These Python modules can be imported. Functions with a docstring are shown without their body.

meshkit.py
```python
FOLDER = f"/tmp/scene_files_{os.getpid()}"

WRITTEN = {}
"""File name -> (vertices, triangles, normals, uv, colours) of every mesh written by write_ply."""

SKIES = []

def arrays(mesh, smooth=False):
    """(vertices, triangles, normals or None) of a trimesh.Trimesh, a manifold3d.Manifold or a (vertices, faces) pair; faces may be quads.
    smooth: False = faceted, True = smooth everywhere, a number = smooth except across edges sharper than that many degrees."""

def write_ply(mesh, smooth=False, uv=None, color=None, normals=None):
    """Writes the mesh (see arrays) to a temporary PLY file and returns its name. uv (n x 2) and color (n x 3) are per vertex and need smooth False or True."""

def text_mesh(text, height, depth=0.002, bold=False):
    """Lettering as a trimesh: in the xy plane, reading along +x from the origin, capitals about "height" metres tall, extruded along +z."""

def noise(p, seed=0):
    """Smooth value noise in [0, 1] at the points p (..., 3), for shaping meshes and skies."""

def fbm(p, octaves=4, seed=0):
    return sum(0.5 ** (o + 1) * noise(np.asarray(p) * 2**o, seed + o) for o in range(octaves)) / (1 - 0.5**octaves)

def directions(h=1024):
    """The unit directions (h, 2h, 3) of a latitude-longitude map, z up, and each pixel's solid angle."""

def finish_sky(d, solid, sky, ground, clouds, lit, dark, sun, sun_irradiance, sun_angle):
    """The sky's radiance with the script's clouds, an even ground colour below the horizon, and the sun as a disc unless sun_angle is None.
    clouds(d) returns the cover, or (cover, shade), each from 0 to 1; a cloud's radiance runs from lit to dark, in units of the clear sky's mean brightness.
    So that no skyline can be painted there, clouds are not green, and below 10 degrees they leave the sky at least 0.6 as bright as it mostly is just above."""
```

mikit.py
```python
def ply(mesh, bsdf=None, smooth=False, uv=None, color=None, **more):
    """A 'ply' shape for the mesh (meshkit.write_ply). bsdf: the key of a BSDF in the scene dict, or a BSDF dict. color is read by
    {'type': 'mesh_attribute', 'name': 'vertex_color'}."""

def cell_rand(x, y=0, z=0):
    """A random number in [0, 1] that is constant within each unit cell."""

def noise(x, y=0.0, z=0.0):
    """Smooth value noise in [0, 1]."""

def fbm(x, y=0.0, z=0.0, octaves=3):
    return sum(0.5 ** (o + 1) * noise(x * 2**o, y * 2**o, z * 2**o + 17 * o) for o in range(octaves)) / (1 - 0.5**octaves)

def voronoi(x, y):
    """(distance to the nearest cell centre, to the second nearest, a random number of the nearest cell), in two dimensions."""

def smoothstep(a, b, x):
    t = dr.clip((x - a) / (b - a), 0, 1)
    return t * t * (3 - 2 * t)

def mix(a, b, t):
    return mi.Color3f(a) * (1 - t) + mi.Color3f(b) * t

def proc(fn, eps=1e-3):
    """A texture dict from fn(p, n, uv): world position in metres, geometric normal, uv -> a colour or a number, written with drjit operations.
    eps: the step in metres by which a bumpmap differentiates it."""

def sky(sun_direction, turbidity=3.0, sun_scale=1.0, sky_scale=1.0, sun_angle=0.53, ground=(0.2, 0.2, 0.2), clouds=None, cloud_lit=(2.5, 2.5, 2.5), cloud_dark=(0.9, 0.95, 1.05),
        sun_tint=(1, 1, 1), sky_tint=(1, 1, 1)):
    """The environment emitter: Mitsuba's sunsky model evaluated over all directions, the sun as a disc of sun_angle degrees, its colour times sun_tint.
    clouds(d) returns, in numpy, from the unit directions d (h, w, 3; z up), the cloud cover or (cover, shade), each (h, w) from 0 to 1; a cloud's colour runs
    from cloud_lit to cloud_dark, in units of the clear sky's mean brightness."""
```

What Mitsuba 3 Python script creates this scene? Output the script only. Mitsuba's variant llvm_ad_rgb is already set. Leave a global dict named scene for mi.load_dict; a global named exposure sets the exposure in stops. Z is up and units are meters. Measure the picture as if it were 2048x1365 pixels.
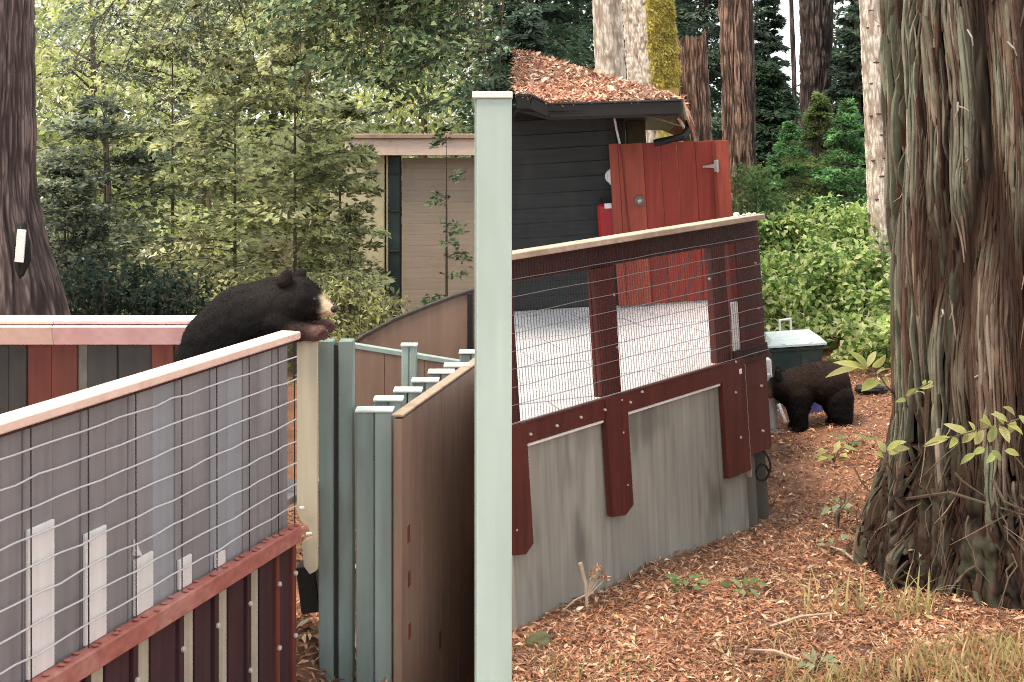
import math, numpy as np, trimesh, mitsuba as mi, drjit as dr, mikit, meshkit
from mikit import proc, noise, fbm, smoothstep, mix, voronoi, cell_rand
import manifold3d as m3
from shapely.geometry import Polygon

# ------------------------------------------------------------------ camera, light, exposure
F, YH = 2600.0, 265.0                      # focal length and horizon row, in pixels of the 2048 x 1365 photograph
T = mi.ScalarTransform4f
scene, labels = {'type': 'scene'}, {}
scene['camera'] = {'type': 'perspective', 'fov': 2 * math.degrees(math.atan(1024 / F)), 'fov_axis': 'x',
                   'principal_point_offset_y': (682.5 - YH) / 1365,
                   'near_clip': 0.1, 'far_clip': 400.0,
                   'to_world': T().look_at(origin=[0, 0, 0], target=[0, 1, 0], up=[0, 0, 1])}
scene['sky'] = mikit.sky([-0.45, -0.22, 0.86], turbidity=3, sun_scale=0.46, sun_angle=18, clouds=lambda d: 1.0,
                         cloud_lit=(2.35, 2.45, 2.5))
exposure = 2.75

# ------------------------------------------------------------------ helpers
rng = np.random.default_rng(7)
ROLL = math.radians(3.5)
RM = np.array([[math.cos(ROLL), 0, -math.sin(ROLL)], [0, 1, 0], [math.sin(ROLL), 0, math.cos(ROLL)]])   # the yard on the right lies on ground that rises to the right


def W(p):
    return np.asarray(p, float) @ RM.T


def S(p):
    return np.asarray(p, float) @ RM


def V(px, py, d):
    return np.array([(px - 1024) / F * d, d, -(py - YH) / F * d])


def VS(px, py, d):                          # the same, in the frame of the sloping yard
    r = S(V(px, py, 1.0))
    return r / r[1] * d


def VZ(px, py, z):                          # where the yard's level z is met
    r = S(V(px, py, 1.0))
    return r * (z / r[2])


def numbered(key):
    if key not in scene and not any(k.startswith(key + '__') for k in scene) and key not in labels:
        return key
    i = 1
    while True:
        k = f'{key}_{i:03d}'
        if k not in scene and k not in labels and not any(q.startswith(k + '__') for q in scene):
            return k
        i += 1


_last = {}


def put(key, mesh, bsdf, smooth=False, color=None, label=None, cat=None, group=None, kind=None, site=False):
    base = key
    i = _last.get(base, -1) + 1
    _last[base] = i
    if i:
        key = f'{base}_{i:03d}'
    if isinstance(mesh, trimesh.Trimesh):
        mesh = (np.array(mesh.vertices), np.array(mesh.faces))
    elif hasattr(mesh, 'to_mesh'):
        m = mesh.to_mesh()
        mesh = (np.array(m.vert_properties[:, :3], float), np.array(m.tri_verts))
    if site:
        mesh = (W(mesh[0]), mesh[1])
    scene[key] = mikit.ply(mesh, bsdf, smooth=smooth, color=color)
    tag(key, label, cat, group, kind)
    return key


def tag(key, label=None, cat=None, group=None, kind=None):
    e = {k: v for k, v in (('label', label), ('category', cat), ('group', group), ('kind', kind)) if v}
    if e:
        labels.setdefault(key, {}).update(e)


def thing(name, label, cat, group=None):
    i = _last.get(name, -1) + 1
    _last[name] = i
    key = name if not i else f'{name}_{i:03d}'
    tag(key, label, cat, group)
    return key


def nrm(v):
    v = np.asarray(v, float)
    return v / np.maximum(np.linalg.norm(v, axis=-1, keepdims=True), 1e-12)


def cat_mesh(ms):
    vs, fs, n = [], [], 0
    for v, f in ms:
        v, f = np.asarray(v, float), np.asarray(f, int)
        vs.append(v); fs.append(f + n); n += len(v)
    return np.vstack(vs), np.vstack(fs)


_BF = None


def box(c, hx, hy, hz, ax=(1, 0, 0), ay=(0, 1, 0), az=(0, 0, 1), bev=0.004):
    """A box with chamfered edges: centre, half sizes, axes."""
    global _BF
    b = min(bev, 0.45 * min(hx, hy, hz))
    pts = []
    for sx in (-1, 1):
        for sy in (-1, 1):
            for sz in (-1, 1):
                pts += [(sx * (hx - b), sy * (hy - b), sz * hz), (sx * (hx - b), sy * hy, sz * (hz - b)), (sx * hx, sy * (hy - b), sz * (hz - b))]
    pts = np.array(pts)
    if _BF is None:
        u = []
        for sx in (-1, 1):
            for sy in (-1, 1):
                for sz in (-1, 1):
                    u += [(sx * .8, sy * .8, sz), (sx * .8, sy, sz * .8), (sx, sy * .8, sz * .8)]
        u = np.array(u)
        hull = trimesh.convex.convex_hull(u)
        idx = [int(np.argmin(((u - p) ** 2).sum(1))) for p in hull.vertices]
        _BF = np.array(idx)[hull.faces]
    M = np.array([nrm(ax), nrm(ay), nrm(az)])
    f = _BF
    if np.linalg.det(M) < 0:
        f = f[:, ::-1]
    return pts @ M + np.asarray(c, float), f


def bar(p, q, w, h, up=(0, 0, 1), bev=0.003):
    p, q = np.asarray(p, float), np.asarray(q, float)
    a = nrm(q - p)
    s = nrm(np.cross(np.asarray(up, float), a))
    u = np.cross(a, s)
    return box((p + q) / 2, np.linalg.norm(q - p) / 2, w / 2, h / 2, a, s, u, bev)


def prism4(p, q, w):                        # cheap square wire
    p, q = np.asarray(p, float), np.asarray(q, float)
    a = nrm(q - p)
    s = nrm(np.cross([0.31, 0.2, 0.9], a)) if abs(a[2]) < .9 else nrm(np.cross([1, 0.1, 0], a))
    u = np.cross(a, s)
    ring = [s, u, -s, -u]
    v = np.array([p + r * w / 2 for r in ring] + [q + r * w / 2 for r in ring])
    f = []
    for i in range(4):
        j = (i + 1) % 4
        f += [(i, j, 4 + j), (i, 4 + j, 4 + i)]
    return v, np.array(f)


def tube(pts, radii, n=8, cap=True):
    pts = np.asarray(pts, float)
    radii = np.broadcast_to(np.asarray(radii, float), (len(pts),))
    t = nrm(np.gradient(pts, axis=0))
    s = nrm(np.cross(t, [0.13, 0.27, 0.95] if abs(t[:, 2]).mean() < .8 else [1, 0.1, 0.05]))
    u = np.cross(s, t)
    th = np.arange(n) / n * 2 * np.pi
    v = (pts[:, None] + radii[:, None, None] * (np.cos(th)[None, :, None] * s[:, None] + np.sin(th)[None, :, None] * u[:, None])).reshape(-1, 3)
    f = []
    for i in range(len(pts) - 1):
        for j in range(n):
            a, b = i * n + j, i * n + (j + 1) % n
            f += [(a, a + n, b + n), (a, b + n, b)]
    v = list(v)
    if cap:
        v.append(pts[0]); v.append(pts[-1])
        k = len(pts) * n
        for j in range(n):
            f.append((k, j, (j + 1) % n))
            f.append((k + 1, (len(pts) - 1) * n + (j + 1) % n, (len(pts) - 1) * n + j))
    return np.array(v), np.array(f)


def extrude(poly, depth, origin, ax, ay):
    """Polygon in (u, v) extruded along ax x ay by depth, centred."""
    m = trimesh.creation.extrude_polygon(Polygon(poly), depth, engine='earcut')
    ax, ay = nrm(ax), nrm(ay)
    az = np.cross(ax, ay)
    v = m.vertices - [0, 0, depth / 2]
    return v @ np.array([ax, ay, az]) + origin, np.array(m.faces)


def blob(c, r, seed, amp=.2, sub=3, freq=2.0):
    m = trimesh.creation.icosphere(subdivisions=sub)
    v = m.vertices
    d = 1 + amp * (meshkit.fbm(v * freq + 11.3 * seed, 3, seed) - .5) * 2
    return v * d[:, None] * np.asarray(r) + np.asarray(c), m.faces


def leaves(P, D, N, L, Wd, C, fold=.25, curl=.0):
    """Many folded leaves: base P, direction D, normal N, length L, width Wd, colour C."""
    n = len(P)
    D = nrm(D)
    s = nrm(np.cross(D, N))
    N = np.cross(s, D)
    L, Wd = np.broadcast_to(L, n)[:, None], np.broadcast_to(Wd, n)[:, None]
    curl = np.broadcast_to(curl, n)[:, None]
    mid = P + D * L * .45
    v = np.stack([P, mid + s * Wd * .5 + N * Wd * fold, mid, mid - s * Wd * .5 + N * Wd * fold, P + D * L - N * L * curl], 1).reshape(-1, 3)
    base = np.array([(0, 2, 1), (1, 2, 4), (0, 3, 2), (2, 3, 4)])
    f = (np.arange(n)[:, None, None] * 5 + base[None]).reshape(-1, 3)
    return (v, f), np.repeat(np.asarray(C), 5, axis=0)


def quads(P, D, N, L, Wd, C):
    """Cheap diamond leaflets of two triangles."""
    n = len(P)
    D = nrm(D)
    s = nrm(np.cross(D, N))
    L, Wd = np.broadcast_to(L, n)[:, None], np.broadcast_to(Wd, n)[:, None]
    v = np.stack([P, P + D * L * .45 + s * Wd * .5, P + D * L, P + D * L * .45 - s * Wd * .5], 1).reshape(-1, 3)
    f = (np.arange(n)[:, None, None] * 4 + np.array([(0, 1, 2), (0, 2, 3)])[None]).reshape(-1, 3)
    return (v, f), np.repeat(np.asarray(C), 4, axis=0)


def rdir(n):
    return nrm(rng.normal(size=(n, 3)))


def pick(palette, n, jitter=.15, weights=None):
    c = np.asarray(palette)[rng.choice(len(palette), n, p=weights)]
    return np.clip(c * (1 + rng.normal(0, jitter, (n, 1))), 0.003, .95)


def sm(a, b, x):
    t = np.clip((x - a) / (b - a), 0, 1)
    return t * t * (3 - 2 * t)


def ground_z(x, y):
    x, y = np.asarray(x, float), np.asarray(y, float)
    p = np.stack([x, y, 0 * x], -1)
    z = np.where(x > 0, -2.85 + .0612 * np.minimum(x, 30), -2.85 - .1 * np.clip(-x / 1.0, 0, 1))
    z = z + .10 * (meshkit.fbm(p * .9, 3, 5) - .5) + .05 * (meshkit.noise(p * 3.1, 9) - .5)
    z = z - .09 * np.exp(-((x - 1.9) ** 2 / .5 + (y - 10.5) ** 2 / 4.5)) + .06 * np.exp(-((x - 1.0) ** 2 / .15 + (y - 8.0) ** 2 / .3))
    z = z - .05 * np.exp(-(np.hypot(x - 3.1, y - 8.0) - .9) ** 2 / .4)
    line = -.675 + (y - 7.33) * .221                  # the brown panel wall holds back the upper ground; beyond it the ground is lower
    z = z - 1.5 * sm(line + .02, line + .12, x) * sm(-.02, -.14, x) * sm(10.4, 10.2, y)
    z = z - .22 * sm(-1.25, -1.0, x) * sm(-.2, -.4, x) * sm(5.0, 6.4, y) * sm(10.4, 9.8, y)
    return z + .02 * np.maximum(y - 22, 0)


# ------------------------------------------------------------------ materials
def pr(color, rough=.6, spec=.4, **k):
    d = {'type': 'principled', 'base_color': color if isinstance(color, dict) else {'type': 'rgb', 'value': list(color)}, 'roughness': rough, 'specular': spec}
    d.update(k)
    return {'type': 'twosided', 'bsdf': d}


def wood(c, var=.25, fx=38., fz=2.2, spots=.0, rough=.65, dirt=(.05, .04, .035), damt=.3):
    def fn(p, n, uv):
        g = fbm(p.x * fx, p.y * fx, p.z * fz, octaves=3)
        b = fbm(p.x * 2.3 + 7, p.y * 2.3, p.z * 1.1, octaves=3)
        k = 1 + var * (g - .5) * 2.2 + var * (b - .5) * 1.4
        col = mi.Color3f(c) * k
        d = smoothstep(.52, .8, fbm(p.x * 7 + 3, p.y * 7, p.z * 1.6 + 5, octaves=3)) * damt
        return mix(col, dirt, d)
    return pr(proc(fn), rough, .35)


def speckle(c, var=.15, f=30., f2=2.0, rough=.5, c2=None, amt=.5, spec=.4):
    def fn(p, n, uv):
        k = 1 + var * (fbm(p.x * f, p.y * f, p.z * f, octaves=3) - .5) * 2
        t = smoothstep(.42, .68, fbm(p.x * f2, p.y * f2 + 9, p.z * f2 * .6, octaves=3))
        return mix(mi.Color3f(c) * k, mi.Color3f(c2 or c) * k, t * amt)
    return pr(proc(fn), rough, spec)


VC = {'type': 'mesh_attribute', 'name': 'vertex_color'}
scene['mat_leaf'] = {'type': 'principledthin', 'base_color': VC, 'diff_trans': 1.1, 'roughness': .5, 'spec_trans': 0.0, 'eta': 1.4}
scene['mat_litter'] = {'type': 'twosided', 'bsdf': {'type': 'principled', 'base_color': VC, 'roughness': .7, 'specular': .3}}
scene['mat_bark'] = {'type': 'twosided', 'bsdf': {'type': 'principled', 'base_color': VC, 'roughness': .85, 'specular': .2}}
scene['mat_fur'] = {'type': 'twosided', 'bsdf': {'type': 'principled', 'base_color': VC, 'roughness': .8, 'specular': .12}}
scene['mat_ground'] = pr(proc(lambda p, n, uv: mix(mix((.10, .048, .03), (.32, .165, .10), fbm(p.x * 22, p.y * 22, p.z * 22, octaves=4)), mi.Color3f(.06, .065, .03) * (.5 + fbm(p.x * 6, p.y * 6, octaves=3)), smoothstep(15.5, 18, p.y)) * (.6 + .8 * noise(p.x * 1.7, p.y * 1.7))), .9, .2)
scene['mat_twig'] = pr((.10, .075, .055), .8, .2)
scene['mat_red'] = wood((0.089, 0.019, 0.015), .35, rough=.5)
scene['mat_red_dark'] = wood((0.047, 0.012, 0.011), .35, rough=.5)
scene['mat_gate'] = wood((0.236, 0.034, 0.023), .28, 46., 1.6, rough=.55, dirt=(0.131, 0.019, 0.013), damt=.5)
scene['mat_gate_light'] = wood((0.288, 0.058, 0.036), .28, 46., 1.6, rough=.55, dirt=(0.171, 0.033, 0.019), damt=.5)
scene['mat_gate_dark'] = wood((0.177, 0.024, 0.017), .28, 46., 1.6, rough=.55, dirt=(0.066, 0.013, 0.010), damt=.6)
scene['mat_cap'] = wood((.47, .36, .27), .25, 25., 25., rough=.7, dirt=(.2, .14, .1), damt=.4)
scene['mat_concrete'] = wood((.29, .275, .24), .30, 30., 1.0, rough=.85, dirt=(.115, .11, .095), damt=.75)
scene['mat_concrete_dark'] = wood((.13, .12, .10), .25, 26., 1.1, rough=.85, dirt=(.06, .05, .045), damt=.55)
scene['mat_white'] = speckle((.80, .79, .78), .06, 20., rough=.45, c2=(.66, .64, .6), amt=.4)
scene['mat_deck'] = speckle((0.493, 0.488, 0.506), .05, 5., 1.3, rough=.32, c2=(0.405, 0.405, 0.427), amt=.5, spec=.5)
scene['mat_siding'] = wood((.027, .031, .032), .3, 3., 40., rough=.6, dirt=(.045, .045, .04), damt=.5)
scene['mat_dark'] = speckle((.016, .015, .014), .2, rough=.5)
scene['mat_mossy'] = speckle((.10, .10, .05), .3, 14., 3., rough=.9, c2=(.07, .06, .035), amt=.7)
scene['mat_roof'] = speckle((.16, .085, .055), .4, 20., 3., rough=.9, c2=(.08, .055, .045), amt=.8)
scene['mat_wire'] = pr((.30, .29, .29), .45, .5, metallic=.5)
scene['mat_wire_dark'] = pr((.055, .042, .042), .55, .3)
scene['mat_wire_light'] = pr((.62, .62, .64), .4, .5, metallic=.3)
scene['mat_bolt'] = pr((.50, .45, .40), .4, .5)
scene['mat_steel'] = pr((.42, .41, .40), .35, .5, metallic=.7)
scene['mat_brass'] = pr((.19, .16, .13), .4, .5, metallic=.6)
scene['mat_extinguisher'] = pr((.35, .008, .02), .25, .5, clearcoat=.5)
scene['mat_bin'] = speckle((.030, .055, .048), .25, 16., 3., rough=.45, c2=(.05, .07, .06), amt=.6)
scene['mat_bin_lid'] = speckle((.66, .74, .74), .15, 16., 3., rough=.22, c2=(.50, .58, .58), amt=.6)
scene['mat_blue'] = pr((.09, .10, .32), .35, .5)
scene['mat_pale_green'] = pr((.42, .52, .45), .4, .5)
scene['mat_black'] = pr((.010, .010, .010), .5, .4)
# left yard
scene['mat_pink_cap'] = wood((.84, .60, .50), .10, 25., 25., rough=.55, dirt=(.62, .36, .28), damt=.35)
scene['mat_pink_white'] = wood((.82, .52, .50), .12, 25., 25., rough=.55, dirt=(.62, .32, .30), damt=.35)
scene['mat_plank_a'] = wood((.24, .226, .228), .18, 30., 1.5, rough=.5, dirt=(.15, .13, .135), damt=.45)
scene['mat_plank_b'] = wood((.27, .26, .265), .18, 30., 1.5, rough=.45, dirt=(.17, .15, .155), damt=.45)
scene['mat_plank_glare'] = wood((.31, .32, .345), .14, 30., 1.5, rough=.4, dirt=(.22, .21, .22), damt=.4)  # bluish plank tone with the glare put into its colour
scene['mat_rail'] = speckle((.36, .12, .095), .3, 34., 6., rough=.7, c2=(.44, .20, .165), amt=.8)
scene['mat_pale_white'] = wood((.72, .69, .67), .10, 30., 1.5, rough=.6, dirt=(.55, .5, .47), damt=.3)
scene['mat_beige'] = wood((.47, .42, .31), .18, 30., 1.5, rough=.7, dirt=(.30, .24, .17), damt=.4)
scene['mat_maroon'] = wood((.060, .026, .030), .3, 30., 2., rough=.6)
scene['mat_brownred'] = wood((.16, .045, .032), .35, 30., 2., rough=.6)
scene['mat_greydark'] = wood((.052, .048, .046), .3, 30., 2., rough=.7)
scene['mat_teal'] = wood((.215, .275, .255), .16, 26., 1.3, rough=.45, dirt=(.15, .17, .15), damt=.6)
scene['mat_teal_light'] = wood((.43, .545, .50), .09, 22., 1.2, rough=.45, dirt=(.37, .45, .41), damt=.45)
scene['mat_teal_mid'] = wood((.31, .39, .365), .13, 26., 1.3, rough=.45, dirt=(.22, .26, .235), damt=.55)
scene['mat_steel_cap'] = pr((.72, .78, .74), .4, .5)
scene['mat_brown'] = wood((.235, .155, .115), .18, 40., 2.0, rough=.6, dirt=(.19, .11, .085), damt=.6)
scene['mat_brown_edge'] = wood((.36, .27, .20), .2, 40., 40., rough=.7)
scene['mat_tan_wall'] = wood((.37, .30, .245), .12, 2., 30., rough=.8, dirt=(.30, .235, .19), damt=.4)
scene['mat_tan_pale'] = wood((0.624, 0.564, 0.384), .14, 6., 6., rough=.8, dirt=(0.480, 0.432, 0.288), damt=.4)
scene['mat_fascia'] = wood((0.744, 0.576, 0.504), .12, 3., 20., rough=.7)
scene['mat_pane'] = speckle((.035, .05, .055), .2, 6., 1.5, rough=.15, c2=(.06, .085, .09), amt=.8)
scene['mat_stone'] = speckle((.16, .15, .13), .3, 12., 3., rough=.9)

# ------------------------------------------------------------------ the ground
def build_ground():
    xs = np.concatenate([np.linspace(-160, -8, 24), np.linspace(-7.5, 8, 260), np.linspace(9, 160, 24)])
    ys = np.concatenate([np.linspace(-60, 4, 14), np.linspace(4.3, 20, 190), np.linspace(21, 60, 40), np.linspace(66, 260, 14)])
    X, Y = np.meshgrid(xs, ys)
    Z = ground_z(X, Y)
    v = np.stack([X, Y, Z], -1).reshape(-1, 3)
    n, m = len(xs), len(ys)
    i = (np.arange(m - 1)[:, None] * n + np.arange(n - 1)[None]).ravel()
    f = np.vstack([np.stack([i, i + 1, i + n + 1], 1), np.stack([i, i + n + 1, i + n], 1)])
    put('ground', (v, f), 'mat_ground', smooth=True, kind='structure')


build_ground()


# ------------------------------------------------------------------ bark
def bark_trunk(axis, radii, amp, width, nv, nfront, nback, seed, face=-math.pi / 2, half=1.75, palette=None, zfreq=.55, flare=None, moss=None, rag=0.0, top_jag=0.0):
    """A trunk whose bark is real relief: ridges that run up the stem, split and rejoin. axis: points (top to bottom), radii."""
    axis, radii = np.asarray(axis, float), np.asarray(radii, float)
    t = np.linspace(0, 1, len(axis))
    tv = np.linspace(0, 1, nv)
    A = np.stack([np.interp(tv, t, axis[:, k]) for k in range(3)], 1)
    R = np.interp(tv, t, radii)
    th = np.concatenate([np.linspace(face - half, face + half, nfront, endpoint=False), np.linspace(face + half, face - half + 2 * np.pi, nback, endpoint=False)])
    TH, ZZ = np.meshgrid(th, A[:, 2])
    RR = R[:, None] + 0 * TH
    if flare is not None:
        RR = RR + flare(TH, ZZ)
    R0 = float(np.median(R))
    cx, cy = np.cos(TH) * R0, np.sin(TH) * R0
    wv = .8 * (meshkit.fbm(np.stack([cx * 2.2 / (width * 12), cy * 2.2 / (width * 12), ZZ * .9], -1), 2, seed + 3) - .5)
    k = 1 / width
    wob = (meshkit.noise(np.stack([cx * k * .9, cy * k * .9, ZZ * 3.1 * zfreq / .55], -1), seed + 7) - .5) * width * .30
    tw = wv * width * 1.8 + wob
    ux, uy = np.cos(TH + tw / R0) * R0 * k, np.sin(TH + tw / R0) * R0 * k
    zf = zfreq / .55
    plates = sm(.03, .40, np.abs(2 * meshkit.noise(np.stack([ux * .85, uy * .85, ZZ * zf * 1.0], -1), seed) - 1))
    wob2 = (meshkit.noise(np.stack([cx * k * 2.5, cy * k * 2.5, ZZ * 6 * zf], -1), seed + 8) - .5) * .22
    strips = sm(.04, .5, np.abs(2 * meshkit.noise(np.stack([(ux + wob2) * 2.4 + 3, (uy + wob2) * 2.4, ZZ * zf * 2.6], -1), seed + 20) - 1))
    cracks = sm(.02, .35, np.abs(2 * meshkit.noise(np.stack([(ux + wob2) * 4.2 + 9, (uy + wob2) * 4.2, ZZ * zf * 4.6], -1), seed + 25) - 1))
    hair = meshkit.noise(np.stack([ux * 7.5, uy * 7.5, ZZ * zf * 7], -1), seed + 30)
    fine = meshkit.fbm(np.stack([ux * 1.4, uy * 1.4, ZZ * zf * 3], -1), 2, seed + 33)
    lump = meshkit.fbm(np.stack([cx * 1.6, cy * 1.6, ZZ * .7], -1), 2, seed + 40) - .5
    h = plates * .85 + strips * .55 + cracks * .36 * (.3 + .7 * strips) + (hair - .5) * .26 + (fine - .5) * .9 - .95
    if rag:
        low = np.clip((A[0, 2] - 0 * ZZ) * 0 + rag_mask(ZZ), 0, 1)
        rough = meshkit.fbm(np.stack([cx * 15, cy * 15, ZZ * 9], -1), 4, seed + 50) - .5
        h = h * (1 - .45 * low) + rough * 3.6 * low * rag
    disp = amp * h + amp * 1.2 * lump
    RR = RR + disp
    v = np.stack([A[:, 0][:, None] + np.cos(TH) * RR, A[:, 1][:, None] + np.sin(TH) * RR, ZZ], -1)
    if top_jag:
        j = meshkit.noise(np.stack([cx / .06, cy / .06, 0 * cx], -1), seed + 60)
        w = np.clip(1 - (A[0, 2] - ZZ) / .8, 0, 1)
        v[..., 2] -= (j * top_jag) * w
    n = len(th)
    i, j = np.meshgrid(np.arange(nv - 1), np.arange(n), indexing='ij')
    a0, b0 = i * n + j, i * n + (j + 1) % n
    f = np.vstack([np.stack([a0, b0 + n, b0], -1).reshape(-1, 3), np.stack([a0, a0 + n, b0 + n], -1).reshape(-1, 3)])
    hn = np.clip((h + .75) / 1.5, 0, 1)
    col = palette(np.clip(hn * (.45 + .6 * strips) * (.4 + .65 * cracks) * (.5 + 1.0 * hair), 0, 1.2), TH, ZZ, cx, cy)  # furrows darkened in colour too, painted shade that deepens the relief
    return (v.reshape(-1, 3), f), np.clip(col.reshape(-1, 3), .002, .9)


def lerp3(a, b, t):
    return np.asarray(a) * (1 - t[..., None]) + np.asarray(b) * t[..., None]


def rag_mask(Z):
    return sm(-1.75, -2.5, Z)


# ------------------------------------------------------------------ conifer and bush builders
def spray_points(P0, D, L, n, droop, wid, leaf, pal, flat=1.0, lw=.34):
    """Flat fans of needles along many branches. P0, D: (b,3); L: (b,)."""
    b = len(P0)
    t = rng.random((b, n)) ** .8
    side = rng.choice([-1., 1.], (b, n))
    D = nrm(D)
    up = np.array([0, 0, 1.])
    s = nrm(np.cross(D, up))
    dr_ = droop[:, None] * t ** 2 * L[:, None]
    wprof = wid[:, None] * np.sin(np.pi * np.clip(t * .9 + .1, 0, 1)) ** .7
    q = rng.random((b, n)) ** .7
    off = side * q * wprof
    P = P0[:, None] + D[:, None] * (L[:, None] * t - np.abs(off) * -.45)[..., None] + s[:, None] * off[..., None]
    P[..., 2] -= dr_ + np.abs(off) * .25 * (1 + rng.normal(0, .5, (b, n)))
    P += rng.normal(0, .02, P.shape) * flat
    Dl = D[:, None] * .7 + s[:, None] * side[..., None] * .9 - up * (droop[:, None, None] * t[..., None] * 1.1 + .15)
    Dl = Dl + rng.normal(0, .40, Dl.shape)
    N = up + rng.normal(0, .55, P.shape)
    P, Dl, N = P.reshape(-1, 3), Dl.reshape(-1, 3), N.reshape(-1, 3)
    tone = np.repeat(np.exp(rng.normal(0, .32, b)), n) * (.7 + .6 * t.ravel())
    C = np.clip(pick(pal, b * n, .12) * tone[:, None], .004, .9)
    return P, Dl, N, leaf * rng.uniform(.6, 1.4, b * n), C


def conifer(name, base, top_z, rmax, nb, per, pal, label, group=None, leaf=.06, droop=.35, rt=.06, z0f=.1, skip=0., shape=.9, lw=.4, cat='tree', wid=.32):
    base = np.asarray(base, float)
    H = top_z - base[2]
    k = thing(name, label, cat, group)
    zz = base[2] + H * (z0f + (1 - z0f) * np.sort(rng.random(nb)) ** .9)
    u = (zz - base[2]) / H
    L = rmax * (1 - u) ** shape * rng.uniform(.65, 1.15, nb) + .05
    az = rng.random(nb) * 2 * np.pi
    D = np.stack([np.cos(az), np.sin(az), .15 + .5 * u + rng.normal(0, .15, nb)], 1)
    P0 = np.stack([base[0] + 0 * zz, base[1] + 0 * zz, zz], 1)
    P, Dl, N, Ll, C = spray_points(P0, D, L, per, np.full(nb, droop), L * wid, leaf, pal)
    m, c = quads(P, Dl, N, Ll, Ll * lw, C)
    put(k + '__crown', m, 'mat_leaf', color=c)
    stem = [tube([base - [0, 0, .1], base + [0, 0, H * .5], base + [0, 0, H * .97]], [rt, rt * .6, rt * .08], 7)]
    for i in range(0, nb, 2):
        d = nrm(D[i])
        tt = np.linspace(0, .92, 4)
        pts = P0[i] + d * L[i] * tt[:, None] - np.array([0, 0, 1.]) * droop * (tt ** 2)[:, None] * L[i]
        stem.append(tube(pts, np.linspace(rt * .22, rt * .05, 4) + .002, 4, cap=False))
    put(k + '__trunk', cat_mesh(stem), 'mat_twig')
    return k


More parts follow.
